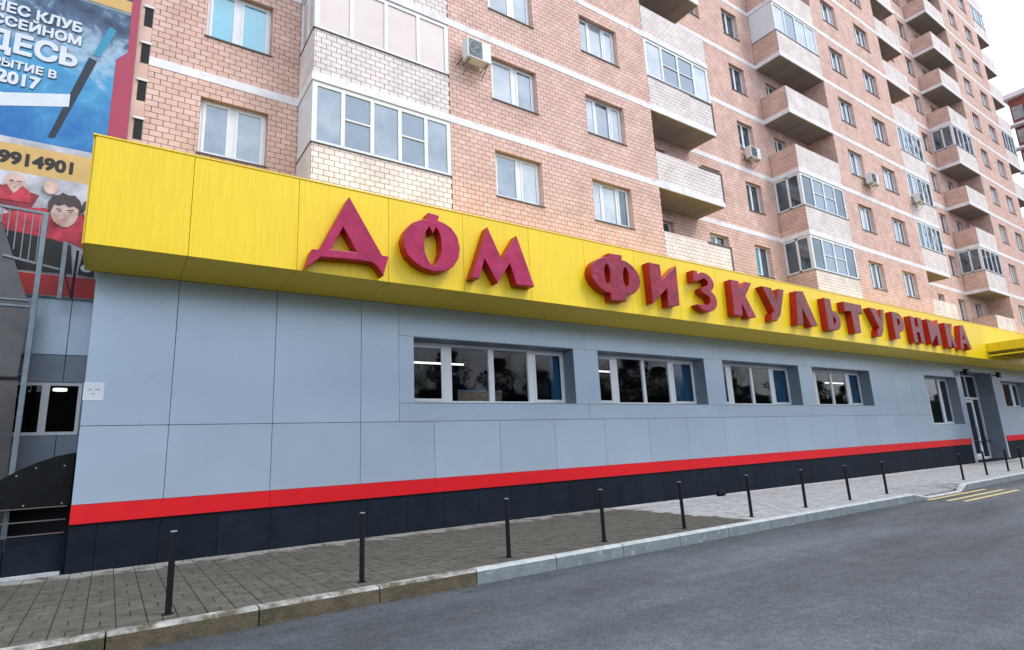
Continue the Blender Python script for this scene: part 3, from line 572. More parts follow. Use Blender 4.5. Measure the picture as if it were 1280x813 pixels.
for i, (x, lab) in enumerate(((40.75,'small black floodlight under the fascia left of the entrance'),(46.0,'small black floodlight under the fascia right of the entrance'))):
    e = empty('floodlight', (x, 12.8, 4.85)); tag(e, lab, 'floodlight', 'floodlights beside the entrance')
    MB().box(x-.18, x+.18, 12.62, 12.80, 4.72, 5.05).build('housing', MT['black'], e); MB().box(x-.04, x+.04, 12.80, 12.998, 4.84, 4.92).build('bracket', MT['black'], e); MB().box(x-.15, x+.15, 12.61, 12.62, 4.75, 5.0).build('lens', MT['acdark'], e)
# notice on the wall
e = empty('paper_notice', (-.35, 12.99, 3.1)); tag(e, 'white paper notice taped to the left end of the grey wall', 'notice')
MB().box(-.505, -.195, 12.992, 12.998, 2.94, 3.27).build('sheet', MT['paper'], e)
for a, c, ww in ((-.43,3.13,.05),(-.33,3.13,.07),(-.38,3.05,.04)): MB().box(a, a+ww, 12.9905, 12.9915, c, c+.012).build('print', MT['ink'], e)
# thin stone left at the base
bm = bmesh.new(); bmesh.ops.create_icosphere(bm, subdivisions=2, radius=.16)
for v in bm.verts: v.co *= 1+rng.uniform(-.25, .2); v.co.z *= .7
me = bpy.data.meshes.new('rubble_lump'); bm.to_mesh(me); bm.free(); me.materials.append(MT['bark'])
me.materials.clear(); me.materials.append(MT['black']); tag(place('rubble_lump', me, (16.7, 12.5, gz(16.7)+.08)), 'dark lump of rubble lying against the base of the wall', 'rubble')
vp = MB(); vp.bar((27.6,12.4,7.3),(27.6,12.4,7.72),.05,n=10); tag(vp.build('vent_pipe', MT['black']), 'short dark pipe sticking up behind the yellow fascia', 'pipe')

# ---------------------------------------------------------------- APARTMENT BUILDING
S = 3.1916; YB, YA = 13.0+.001, 14.43
def zt(k): return 7.724 + S*k + .23      # top of white band under storey k
def zb(k): return 7.724 + S*k            # underside of that band
KMAX = 11; ZTOP = zt(KMAX)+.6; ZLOW = 5.6
apt = empty('apartment_building', (30, 14.4, 0)); tag(apt, 'tall pink and pale brick apartment block with white bands and stacked balconies', 'building')
YB = 13.06      # face of the projecting blocks (mortar plane 12 mm behind the bricks)
bricks = {'pink': [], 'pale': []}
def brick_rect(kind, axis, c, u0, u1, z0, z1, holes=(), nrm=-1):
    """collect bricks of the running bond covering a rectangle. axis 'Y': wall lies in plane Y=c, u is X; axis 'X': plane X=c, u is Y"""
    off = c if axis == 'Y' else c
    k0 = int(math.floor((z0-7.954)/S)); k1 = int(math.floor((z1-7.954-1e-4)/S))
    for k in range(k0, k1+1):
        base = 7.954+S*k
        for r_ in range(20):
            a, b = base+r_*.148, base+(r_+1)*.148
            if r_ == 19: b = base+S-.23
            a2, b2 = max(a, z0), min(b, z1)
            if b2-a2 < .03: continue
            sh = .13 if (r_ % 2) else 0.0
            # U = X+Y ; joints at U = n*.26 - sh
            n0 = int(math.floor((u0+off+sh)/.26)); n1 = int(math.ceil((u1+off+sh)/.26))
            zc = (a2+b2)/2
            for n_ in range(n0, n1):
                p, q_ = max(n_*.26-sh-off, u0), min((n_+1)*.26-sh-off, u1)
                if q_-p < .03: continue
                segs = [(p, q_)]
                for h in holes:
                    if h[2] < zc < h[3]:
                        ns = []
                        for s0, s1 in segs:
                            if h[0] >= s1 or h[1] <= s0: ns.append((s0, s1)); continue
                            if h[0]-s0 > .03: ns.append((s0, h[0]))
                            if s1-h[1] > .03: ns.append((h[1], s1))
                        segs = ns
                for s0, s1 in segs: bricks[kind].append((axis, c, s0, s1, a2, b2, nrm))
def bands(mb, axis, c, u0, u1, ks, t=.022, nrm=-1):
    for k in ks:
        a, b = zb(k), zt(k)
        if axis == 'Y': mb.box(u0, u1, c-t, c+.06, a, b)
        else: mb.box(min(c-t*(-nrm) if False else c-t, c+.06), max(c-t, c+.06), u0, u1, a, b)
mort = MB(); bandmb = MB()
def wallface(kind, x0, x1, y, holes, ks=range(-1, KMAX), rv=True, z0=ZLOW, z1=ZTOP):
    hs = [(h[0], h[1], h[2], h[3]) for h in holes]
    holed(mort, x0, x1, z0, z1, hs, lambda u, z: (u, y, z))
    for h in hs:
        d = .24
        mort.poly([(h[0],y,h[2]),(h[0],y+d,h[2]),(h[0],y+d,h[3]),(h[0],y,h[3])], 1); mort.poly([(h[1],y,h[3]),(h[1],y+d,h[3]),(h[1],y+d,h[2]),(h[1],y,h[2])], 1)
        mort.poly([(h[0],y,h[2]),(h[1],y,h[2]),(h[1],y+d,h[2]),(h[0],y+d,h[2])], 1); mort.poly([(h[0],y,h[3]),(h[0],y+d,h[3]),(h[1],y+d,h[3]),(h[1],y,h[3])], 1)
    for k in ks:
        if zt(k) > z1: continue
        brick_rect(kind, 'Y', y, x0, x1, max(zt(k), z0), min(zb(k+1), z1), hs)
        if k >= 0: bandmb.box(x0, x1, y-.024, y+.05, zb(k), zt(k), skip='k')
def sidewall(kind, x, y0, y1, nrm, ks=range(-1, KMAX)):
    """wall in plane X=x"""
    mort.poly([(x,y0,ZLOW),(x,y1,ZLOW),(x,y1,ZTOP),(x,y0,ZTOP)] if nrm < 0 else [(x,y0,ZLOW),(x,y0,ZTOP),(x,y1,ZTOP),(x,y1,ZLOW)])
    for k in ks:
        brick_rect(kind, 'X', x, y0, y1, max(zt(k), ZLOW), zb(k+1), (), nrm)
        if k >= 0: bandmb.box(x-.022, x+.022, y0, y1, zb(k), zt(k))
WT, WBt = 10.516-7.954, 8.967-7.954      # window top / sill above the band top of its storey
LV = range(0, KMAX)
def wh(x0, x1): return [(x0, x1, zt(k)+WBt, zt(k)+WT) for k in LV]
xP1 = (7.25, 15.95); xP2 = (30.4, 39.0); xP3 = (53.1, 61.5)
cols = {'A': (8.74,10.47), 'B': (12.6,14.42), 'C': (31.75,33.35), 'D': (35.65,37.35), 'E': (54.7,56.2), 'F': (58.3,59.95), 'L': (1.12,2.66), 'M': (23.85,25.1), 'N': (47.5,48.75)}
wallface('pink', *xP1, YB, wh(*cols['A'])+wh(*cols['B']))
wallface('pink', *xP2, YB, wh(*cols['C'])+wh(*cols['D']))
wallface('pink', *xP3, YB, wh(*cols['E'])+wh(*cols['F']))
# recessed walls
wallface('pink', 0.0, 7.25, YA, [h for h in wh(*cols['L'])])
bd = [(17.3,18.25),(20.6,21.9)]
wallface('pink', xP1[1], xP2[0], YA, wh(*cols['M'])+[h for a in bd for h in wh(*a)]+wh(27.0, 28.1))
wallface('pink', xP2[1], xP3[0], YA, wh(*cols['N'])+wh(44.2, 45.2)+wh(50.6, 51.8))
wallface('pink', xP3[1], 66.0, YA, [])
sidewall('pink', xP1[0], YB, YA, -1, ks=range(2, KMAX)); sidewall('pink', xP1[1], YB, YA, 1); sidewall('pink', xP2[0], YB, YA, -1); sidewall('pink', xP2[1], YB, YA, 1); sidewall('pink', xP3[0], YB, YA, -1); sidewall('pink', xP3[1], YB, YA, 1)
# body behind, roof and parapet
body = MB(); body.box(0.0, 66.0, YA+.5, YA+14, -.5, ZTOP, skip='f'); body.box(0, .3, YA, YA+.5, -.5, ZTOP, skip='r') ; body.build('rear_walls', MT['pink'], apt)
rf = MB(); rf.box(-.1, 66.1, YA-.06, YA+14, ZTOP, ZTOP+.3)
for a, b in (xP1, xP2, xP3): rf.box(a-.06, b+.06, YB-.06, YA-.061, ZTOP, ZTOP+.3)
rf.build('roof', MT['roofgrey'], apt)
# windows
rw = random.Random(3)
def apt_window(x0, x1, k, y, kind, mulls, rec=.21):
    z0, z1 = zt(k)+WBt, zt(k)+WT
    if not (inview(((x0+x1)/2, y, z0), 90) or inview(((x0+x1)/2, y, z1), 90)): return
    o = frame_window(x0+.01, x1-.01, z0+.02, z1-.01, mulls, y+rec-.05, apt, fw=.075, gl=kind, openers=(0, len(mulls)) if (x1-x0) > 1.3 else (0,))
    s = MB(); s.box(x0-.03, x1+.03, y-.05, y+rec-.06, z0-.015, z0+.015); so = s.build('sill', MT['sill']); so.parent = o
for k in LV:
    c = cols['L']; apt_window(*c, k, YA, ['p_teal'] if k == 1 else ['p_sky'], [(1.86,.14)])
    c = cols['A']; apt_window(*c, k, YB, [['p_sky','p_white'],['p_white','p_sky'],['p_sky','p_sky'],['p_sky','p_dark']][k % 4], [(9.68,.15)])
    c = cols['B']; apt_window(*c, k, YB, [['p_white','p_white','p_dark'],['p_white','p_sky','p_white'],['p_sky','p_white','p_white']][k % 3], [(13.15,.10),(13.83,.10)])
    for nm in 'CDEF':
        c = cols[nm]; w_ = c[1]-c[0]; kind = [rw.choice(['p_dark','p_sky','p_dark','p_white','p_dark']) for _ in range(3)]
        apt_window(*c, k, YB, kind, [(c[0]+w_*.36,.10),(c[0]+w_*.68,.10)])
    for c in (cols['M'], cols['N'], (44.2,45.2), (27.0,28.1), (50.6,51.8), (17.3,18.25), (20.6,21.9)):
        w_ = c[1]-c[0]; kind = [rw.choice(['p_dark','p_dark','p_teal','p_sky']) if c == cols['M'] else rw.choice(['p_dark','p_sky','p_dark']) for _ in range(2)]
        if c == cols['M'] and k > 0: kind = ['p_dark','p_dark']
        apt_window(*c, k, YA, kind, [(c[0]+w_*.48,.10)])
# balconies
YS = YB-.03
def balcony(x0, x1, k, glazed, left=False, right=False, nm=4, pal=('p_dark',), sidek='pink', front='pale', sidepanel=False, opens=()):
    """storey k of a balcony stack: slab, parapet, glazing"""
    if not any(inview((xx, YB, zz), 90) for xx in (x0, x1) for zz in (zb(k), zb(k+1))): return
    sl = MB(); xl = x0-(.03 if left else 0); xr = x1+(.03 if right else 0)
    sl.box(xl, xr, YS-.002, YA-.026, zb(k)+.001, zt(k)+.001, 0); sl.box(x0+.02, x1-.02, YB+.02, YA-.03, zb(k)-.012, zb(k), 1)
    bo = sl.build('balcony', [MT['band'], MT['slab']], apt)
    PT = zt(k)+1.25
    pr = MB(); t = .12
    pr.box(x0, x1, YB, YB+t, zt(k)+.001, PT)
    if left: pr.box(x0, x0+t, YB+t, YA-.03, zt(k)+.001, PT)
    if right: pr.box(x1-t, x1, YB+t, YA-.03, zt(k)+.001, PT)
    po = pr.build('parapet', MT['mortar']); po.parent = bo
    brick_rect(front, 'Y', YB, x0, x1, zt(k), PT)
    if left: brick_rect(sidek, 'X', x0, YB, YA-.03, zt(k), PT, (), -1)
    if right: brick_rect('pink', 'X', x1, YB, YA-.03, zt(k), PT, (), 1)
    cp_ = MB(); cp_.box(x0-.03 if left else x0, x1+.03 if right else x1, YB-.04, YB+t+.02, PT, PT+.025)
    if left: cp_.box(x0-.03, x0+t+.02, YB+t+.021, YA-.03, PT, PT+.025)
    if glazed: cp_.build('coping', MT['sill']).parent = bo
    if glazed:
        z0, z1 = PT+.03, zb(k+1)-.012; f = MB(); fw = .075; y = YB+.0; d = .07
        f.box(x0, x1, y, y+d, z0, z0+fw); f.box(x0, x1, y, y+d, z1-.11, z1)
        xs2 = [x0+(x1-x0)*i/nm for i in range(nm+1)]
        for i, xx in enumerate(xs2):
            w2 = .1 if 0 < i < nm else .12; a = max(x0, xx-w2/2) if i else x0; b = min(x1, a+w2) if i < nm else x1
            if i == nm: a = x1-w2
            f.box(a, b, y-.003, y+d, z0+fw, z1-.11)
        for i in opens: f.box(xs2[i]+.05, xs2[i+1]-.05, y-.006, y+.03, (z0+z1)/2-.02, (z0+z1)/2+.02)
        fo_ = f.build('glazing_frame', MT['white']); fo_.parent = bo
        for i in range(nm):
            kk = pal[i % len(pal)]; p = MB().box(xs2[i]+.05, xs2[i+1]-.05, y+.03, y+.045, z0+fw, z1-.11).build('pane', MT['p_mesh' if i in opens else kk]); p.parent = bo
        if left:
            f = MB(); L_ = YA-.03-YB
            if sidepanel: f.box(x0, x0+.05, YB+.072, YA-.03, z0, z1)
            else:
                for a, b in ((YB+.072,YB+.15),(YB+L_/2-.05,YB+L_/2+.05),(YA-.12,YA-.03)): f.box(x0, x0+.07, a, b, z0, z1)
                f.box(x0, x0+.07, YB+.15, YA-.12, z0, z0+fw); f.box(x0, x0+.07, YB+.15, YA-.12, z1-.09, z1)
            so = f.build('side_frame', MT['white']); so.parent = bo
            if not sidepanel:
                for a, b in ((YB+.15,YB+L_/2-.05),(YB+L_/2+.05,YA-.12)): MB().box(x0+.03, x0+.045, a, b, z0+fw, z1-.09).build('pane', MT[pal[0]]).parent = bo
    return bo
def pl(*a): return a
for k in LV:
    balcony(3.4, 7.25, k, True, left=True, nm=5 if k == 0 else 4, pal=('p_sky',) if k != 1 else ('p_pink',), sidek='pale', sidepanel=(k == 0), opens=(1, 3) if k == 0 else ())
    b1 = balcony(15.95, 19.87, k, k in (2, 6), right=True, nm=4, pal=('p_white','p_sky','p_sky','p_white'), opens=(1, 2))
    if b1 is not None and k in (0, 1, 2):
        s = MB(); z = zt(k)+1.25; s.box(18.45, 19.9, YB-.045, YB-.016, z-.05, z+.006); s.box(19.84, 19.9, YB-.045, YB-.016, zt(k)-.05, z-.05); s.build('edge_strip', MT['sill']).parent = b1
    balcony(26.25, 30.4, k, k in (0, 1, 4, 7), left=True, nm=4, pal=('p_dark','p_dark','p_sky') if k < 2 else ('p_white','p_mesh','p_white'), opens=(1, 2) if k < 2 else (), sidepanel=(k == 4))
    balcony(39.0, 42.55, k, k in (1, 2, 3), right=True, nm=5, pal=('p_dark','p_sky'))
    balcony(49.3, 53.1, k, k in (1, 4), left=True, nm=4, pal=('p_dark','p_sky') if k == 4 else ('p_dark',))
    balcony(61.5, 64.8, k, k in (5, 9, 1), right=True, nm=4, pal=('p_dark','p_sky'))
bandmb.build('floor_band', MT['band'], apt)
mort.build('wall', [MT['mortar'], MT['pink']], apt)
# corner pier between wall and billboard; dark plates paint the shade in its openings
pier = MB(); pier.box(-.27, -.001, YA-.01, YA+.3, 8.6, 20)
pier.build('pier', MT['pink'], apt)
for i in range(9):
    z = 8.97+.98*i; s = MB(); s.box(-.17, -.005, YA-.02, YA-.011, z, z+.5); s.build('slot_shade', MT['backing'], apt)
    s = MB(); s.box(-.2, .02, YA-.045, YA-.0215, z+.5, z+.55); s.build('ledge', MT['band'], apt)
# turn collected bricks into objects (the 300 that show largest) and joined brickwork
def brick_box(mb, t):
    ax, c, u0, u1, z0, z1, nrm = t; j = .007; d = .012
    a, b, lo, hi = u0+j, u1-j, z0+j, z1-j
    if ax == 'Y': mb.box(a, b, c-d, c+.001, lo, hi, skip='k')
    elif nrm < 0: mb.box(c-d, c+.001, a, b, lo, hi, skip='r')
    else: mb.box(c-.001, c+d, a, b, lo, hi, skip='l')
cand = []
for kind, lst in bricks.items():
    keep = []
    for t in lst:
        ax, c, u0, u1, z0, z1, nrm = t
        p = ((u0+u1)/2, c, (z0+z1)/2) if ax == 'Y' else (c, (u0+u1)/2, (z0+z1)/2)
        q = px(p)
        if q is None or not (-60 < q[0] < 1340 and -60 < q[1] < 860) : continue
        d = (Vector(p)-CAM).length
        # hidden behind the fascia: keep as stuff only when above it
        vis = q[1] < (172+.208*(q[0]-119)) and 0 < q[0] < 1280 and q[1] > 0 and not (q[0] < 165)
        full = ax == 'Y' and abs((u1-u0)-.26) < .002 and abs((z1-z0)-.148) < .002
        if vis and full and (kind == 'pale' or c > 14 or True): cand.append((d, kind, t, p))
        keep.append(t)
    bricks[kind] = keep
cand.sort(key=lambda c_: c_[0]); top = cand[:300]; tops = {id(c_[2]) for c_ in top}
bme = {k: None for k in bricks}
for kind in bricks:
    b = MB().box(-.123, .123, -.012, .001, -.067, .067, skip='k'); bme[kind] = b.mesh('brick', MT[kind])
for d, kind, t, p in top: place('brick', bme[kind], (p[0], t[1], p[2]), apt)
for kind, lst in bricks.items():
    b = MB()
    for t in lst:
        if id(t) not in tops: brick_box(b, t)
    tag(b.build('brickwork', MT[kind], apt), kind='stuff')
# ---------------------------------------------------------------- air conditioners
def ac(x, y, z, w_, h_, lab, yw):
    e = empty('air_conditioner', (x, y, z)); tag(e, lab, 'air conditioner', 'outdoor air conditioner units on the brick block')
    d = .32; o = MB().box(x, x+w_, y, y+d, z, z+h_).build('casing', MT['acwhite'], e); bevel(o, .015)
    gm = MB(); gm.box(x+.05, x+w_*.62, y-.006, y-.001, z+.05, z+h_-.05); gm.build('grille', MT['acdark'], e)
    fm = MB(); cx_, cz_ = x+.05+(w_*.62-.05)/2, z+h_/2; rr = min(w_*.27, h_*.4)
    for i in range(16):
        t0, t1 = 2*math.pi*i/16, 2*math.pi*(i+1)/16; fm.bar((cx_+rr*math.cos(t0), y-.012, cz_+rr*math.sin(t0)), (cx_+rr*math.cos(t1), y-.012, cz_+rr*math.sin(t1)), .008)
    for i in range(6):
        t0 = math.pi*i/6; fm.bar((cx_-rr*math.cos(t0), y-.012, cz_-rr*math.sin(t0)), (cx_+rr*math.cos(t0), y-.012, cz_+rr*math.sin(t0)), .005)
    fm.build('fan_guard', MT['steel'], e)
    for xx in (x+.1, x+w_-.1): MB().bar((xx,y+.02,z-.02),(xx,yw,z-.02),.015).bar((xx,y+.05,z-.02),(xx,yw,z-.32),.012).build('bracket', MT['steel'], e)
    MB().bar((x,y+d-.05,z+.1),(x-.12,yw-.02,z-.1),.014).build('pipe', MT['black'], e)
ac(7.62, 12.58, 12.93, .82, .66, 'white air conditioner beside the second window column, nearest the yellow fascia corner', 13.05)
ac(23.95, 13.98, 14.75, .8, .58, 'white air conditioner hanging under the window of the recessed wall', 14.42)
ac(32.9, 12.6, 14.95, .85, .6, 'air conditioner beside the window right of the first glazed corner balcony', 13.05)
ac(39.0, 12.6, 15.15, .85, .6, 'air conditioner under the green-framed glazed balcony further right', 13.05)
lau = MB()
for i in range(5): lau.box(49.6+.32*i, 49.86+.32*i, 13.4+.02*(i%2), 13.43+.02*(i%2), zt(2)+1.15-.1*(i%3), zt(2)+1.62)
tag(lau.build('laundry', MT['cloth']), 'purple washing hanging above an open balcony parapet at right', 'laundry')
# ---------------------------------------------------------------- text helper
def text(s, x, z, h, y, m, parent, name='lettering', right=False, ext=.006, bold=0, sxx=1.0):
    """raised letters; heavier weight comes from stacking slightly shifted outlines"""
    cu = bpy.data.curves.new('t', 'FONT'); cu.body = s; cu.size = 1; cu.extrude = .5; cu.align_x = 'RIGHT' if right else 'LEFT'; cu.space_character = 1.0
    ob = bpy.data.objects.new('t', cu); COL.objects.link(ob); dg = bpy.context.evaluated_depsgraph_get(); src = bpy.data.meshes.new_from_object(ob.evaluated_get(dg)); bpy.data.objects.remove(ob)
    k = h/.70; n_ = len(src.vertices); co = np.zeros(n_*3); src.vertices.foreach_get('co', co); co = co.reshape(-1, 3); fs = [tuple(p.vertices) for p in src.polygons]
    V, F_ = [], []
    for i, (dx, dz) in enumerate([(0, 0)]+[(bold*a_, bold*b_) for a_, b_ in ((-1,-.7),(1,-.7),(-1,.7),(1,.7),(0,1),(0,-1))] if bold else [(0, 0)]):
        o_ = len(V); V += [(c[0]*k*sxx+x+dx, y-i*.0006-ext*c[2], c[1]*k+z+dz) for c in co]; F_ += [tuple(o_+q for q in f) for f in fs]
    me = bpy.data.meshes.new(name); me.from_pydata(V, [], F_); me.materials.append(m); me.update()
    o = bpy.data.objects.new(name, me); COL.objects.link(o); setpar(o, parent); return o
# ---------------------------------------------------------------- billboard
YP = 14.28
bb = empty('billboard', (-2, YP, 8)); tag(bb, 'tall printed billboard with blue pool picture, Cyrillic lettering and people in red', 'billboard')
def flat(name, pts, y, m, t=.004):
    return MB().prism(pts, y-t, y, 0).build(name, m, bb)
def ramp_mat(name, c0, c1, z0, z1, rough=.5, nz=.12):
    m = bpy.data.materials.new(name); m.use_nodes = True; n = m.node_tree.nodes; l = m.node_tree.links; b = n['Principled BSDF']; b.inputs['Roughness'].default_value = rough
    geo = n.new('ShaderNodeNewGeometry'); s = n.new('ShaderNodeSeparateXYZ'); l.new(geo.outputs['Position'], s.inputs[0])
    mr = n.new('ShaderNodeMapRange'); l.new(s.outputs[2], mr.inputs[0]); mr.inputs[1].default_value = z0; mr.inputs[2].default_value = z1
    no = n.new('ShaderNodeTexNoise'); no.inputs['Scale'].default_value = 1.6; no.inputs['Detail'].default_value = 8; no.inputs['Roughness'].default_value = .65; no.inputs['Distortion'].default_value = .6; l.new(geo.outputs['Position'], no.inputs[0])
    n2 = n.new('ShaderNodeMath'); n2.operation = 'MULTIPLY_ADD'; l.new(no.outputs[0], n2.inputs[0]); n2.inputs[1].default_value = 1.2; n2.inputs[2].default_value = -.6
    ad = n.new('ShaderNodeMath'); l.new(mr.outputs[0], ad.inputs[0]); l.new(n2.outputs[0], ad.inputs[1]); ad.use_clamp = True
    mx = n.new('ShaderNodeValToRGB'); mx.color_ramp.elements[0].color = (*c0, 1); mx.color_ramp.elements[1].color = (*c1, 1)
    e = mx.color_ramp.elements.new(.45); e.color = (.05, .30, .55, 1); e = mx.color_ramp.elements.new(.6); e.color = (.30, .45, .60, 1); e = mx.color_ramp.elements.new(.8); e.color = (.05, .11, .2, 1)
    l.new(ad.outputs[0], mx.inputs[0]); l.new(mx.outputs[0], b.inputs['Base Color']); return m
m_pool = ramp_mat('print_pool', (.006, .13, .40), (.012, .025, .07), 8.2, 12.2)
def pm(name, c, **k): return mat('print_'+name, c, .5, **k)
P = dict(mag=pm('magenta', (.36, .035, .085), var=.06), tan=pm('tan', (.58, .38, .13), var=.1), navy=pm('navy', (.03, .05, .09)), grey=pm('grey', (.46, .47, .52), var=.4, vscale=2.5), white=pm('white', (.62, .68, .76), var=.06), red=pm('red', (.46, .03, .055), var=.5, vscale=5), dred=pm('dark_red', (.22, .015, .03), var=.3), skin=pm('skin', (.60, .42, .37), var=.28, vscale=5), cheek=pm('cheek', (.48, .29, .24)), hair=pm('hair', (.05, .035, .035), var=.4, vscale=12), black=pm('black', (.012, .012, .015)), stripe=pm('lane', (.006, .015, .04)), cyan=pm('cyan', (.02, .25, .42)), shade=pm('drop_edge', (.05, .1, .16)), floor_=pm('floor_red', (.48, .035, .04)))
fr = MB(); fr.box(-9, -.26, YP+.002, YP+.06, 5.12, 16); fr.build('backboard', MT['steel'], bb)
flat('pool_print', [(-9,8.35),(-.40,8.35),(-.40,11.95),(-9,11.95)], YP, m_pool)
flat('magenta_strip', [(-.62,8.35),(-.27,8.35),(-.27,16),(-.40,16),(-.42,10.98),(-.62,10.72)], YP-.005, P['mag'])
flat('magenta_strip', [(-.42,10.98),(-.40,16),(-.40,16.001),(-.45,16)], YP-.0045, P['mag'])
flat('tan_band', [(-9,12.02),(-.42,12.02),(-.42,12.32),(-9,12.32)], YP, P['tan']); flat('dark_band', [(-9,12.32),(-.42,12.32),(-.42,16),(-9,16)], YP, P['navy'])
flat('white_band', [(-9,8.22),(-.6,8.22),(-.6,8.35),(-9,8.35)], YP, P['grey'])
flat('tan_band', [(-9,7.62),(-.6,7.62),(-.6,8.22),(-9,8.22)], YP, P['tan'])
flat('lane_line', [(-1.62,8.5),(-1.50,8.52),(-.95,10.55),(-1.10,10.6)], YP-.005, P['stripe']); flat('lane_line', [(-1.04,10.7),(-.92,10.65),(-.66,11.45),(-.80,11.5)], YP-.005, P['cyan'])
flat('tick_print', [(-4.5,9.75),(-2.42,8.98),(-1.34,9.30),(-1.34,9.60),(-2.42,9.28),(-4.5,10.05)], YP-.006, P['white'])
for s, z, h, xr, sx_ in (('ФИТНЕС КЛУБ', 11.13, .22, -1.27, .96), ('С БАССЕЙНОМ', 10.81, .21, -1.25, .97), ('ЗДЕС', 10.24, .42, -1.62, .95), ('ОТКРЫТИЕ В', 9.87, .17, -1.60, .98), ('2017', 9.52, .26, -1.86, .92)):
    text(s, xr+.012, z-.012, h, YP-.012, P['shade'], bb, right=True, bold=h*.055, sxx=sx_); text(s, xr, z, h, YP-.020, P['white'], bb, right=True, bold=h*.055, sxx=sx_)
sg = [(-1.60,10.24),(-1.60,10.68),(-1.50,10.68),(-1.50,10.53)]+arc(-1.43,10.385,.14,.145,88,-88,10)
for dx, c, yy in ((.012, 'shade', YP-.012), (0, 'white', YP-.020)):
    t_ = MB()
    t_.prism([(-1.60+dx,10.24-dx),(-1.60+dx,10.68-dx),(-1.49+dx,10.68-dx),(-1.49+dx,10.24-dx)], yy-.006, yy)
    ro_, ri_ = arc(-1.44+dx,10.39-dx,.155,.15,90,-90,10), arc(-1.44+dx,10.39-dx,.065,.055,90,-90,10); ro_ = [(-1.49+dx,10.54-dx)]+ro_+[(-1.49+dx,10.24-dx)]; ri_ = [(-1.49+dx,10.445-dx)]+ri_+[(-1.49+dx,10.335-dx)]
    for (p0, p1, q1, q0) in zip(ro_, ro_[1:], ri_[1:], ri_): t_.prism([p0, q0, q1, p1], yy-.006, yy)
    t_.build('lettering', P[c], bb)
text('9914901', -1.08, 7.79, .25, YP-.008, P['black'], bb, right=True, bold=.014, sxx=1.0)
# lower print: team picture, people in red
flat('team_print', [(-9,5.56),(-.5,5.56),(-.5,7.62),(-9,7.62)], YP, P['grey']); flat('floor_print', [(-9,5.14),(-.5,5.14),(-.5,5.56),(-9,5.56)], YP, P['floor_'])
def ell(cx, cz, rx, rz, n_=22): return [(cx+rx*math.cos(2*math.pi*i/n_), cz+rz*math.sin(2*math.pi*i/n_)) for i in range(n_)]
pr1 = [('figure_print', [(-2.25,6.9),(-1.98,6.72),(-1.72,6.9),(-1.62,7.2),(-1.85,7.25),(-2.0,7.05),(-2.15,7.3),(-2.3,7.3)], 'dred'), ('figure_print', ell(-2.02,7.38,.17,.22), 'skin'), ('figure_print', [(-2.2,7.0),(-1.72,7.0),(-1.78,7.25),(-1.9,7.34),(-2.02,7.15),(-2.15,7.34),(-2.25,7.2)], 'red'),
 ('figure_print', [(-2.3,5.9),(-1.55,5.9),(-1.05,6.3),(-.66,6.1),(-.6,7.0),(-1.0,6.9),(-1.2,6.78),(-1.5,6.95),(-1.75,6.9),(-2.3,6.6)], 'red'), ('figure_print', [(-2.4,5.62),(-.95,5.62),(-1.02,6.22),(-1.3,6.30),(-2.4,6.42)], 'black'),
 ('figure_print', [(-1.40,7.05),(-1.41,6.86),(-1.38,6.74),(-1.30,6.64),(-1.20,6.585),(-1.10,6.60),(-1.01,6.70),(-.965,6.84),(-.96,7.05),(-1.18,7.16)], 'skin'), ('figure_print', [(-1.45,6.88),(-1.47,7.08),(-1.40,7.24),(-1.30,7.27),(-1.26,7.33),(-1.14,7.29),(-1.05,7.31),(-.95,7.20),(-.90,7.04),(-.94,6.90),(-.97,7.02),(-1.05,7.07),(-1.12,7.03),(-1.20,7.09),(-1.30,7.03),(-1.37,7.05),(-1.40,6.92)], 'hair'),
 ('figure_print', ell(-.74,7.0,.14,.2), 'skin'), ('figure_print', [(-.92,7.02),(-.90,7.18),(-.80,7.28),(-.66,7.27),(-.6,7.2),(-.6,7.1),(-.7,7.12),(-.82,7.08),(-.88,6.98)], 'hair'), ('figure_print', [(-.80,7.02),(-.72,7.03),(-.72,7.01),(-.80,7.0)], 'hair'), ('figure_print', [(-.78,6.88),(-.70,6.89),(-.71,6.87)], 'dred'), ('figure_print', [(-2.10,7.42),(-2.03,7.41),(-2.03,7.39),(-2.10,7.39)], 'hair'), ('figure_print', [(-1.99,7.41),(-1.92,7.42),(-1.92,7.40),(-1.99,7.39)], 'hair'), ('figure_print', [(-2.05,7.27),(-1.97,7.27),(-2.0,7.25)], 'dred'), ('figure_print', ell(-1.45,7.4,.12,.16), 'skin'), ('figure_print', [(-.86,5.6),(-.6,5.6),(-.6,6.3),(-.8,6.2)], 'black'), ('figure_print', ell(-.72,5.75,.1,.08), 'white'),
 ('figure_print', [(-1.40,6.80),(-1.34,6.66),(-1.22,6.60),(-1.26,6.72),(-1.33,6.84)], 'cheek'), ('figure_print', [(-1.33,6.955),(-1.23,6.945),(-1.235,6.925),(-1.32,6.93)], 'hair'), ('figure_print', [(-1.15,6.945),(-1.03,6.975),(-1.04,6.945),(-1.15,6.925)], 'hair'),
 ('figure_print', ell(-1.27,6.895,.028,.012,10), 'hair'), ('figure_print', ell(-1.09,6.905,.028,.012,10), 'hair'), ('figure_print', [(-1.18,6.88),(-1.15,6.80),(-1.20,6.79)], 'cheek'), ('figure_print', [(-1.25,6.73),(-1.17,6.715),(-1.09,6.745),(-1.17,6.70)], 'dred')]
for i, (nm, pts, c) in enumerate(pr1): flat(nm, pts, YP-.005-.0045*i, P[c])
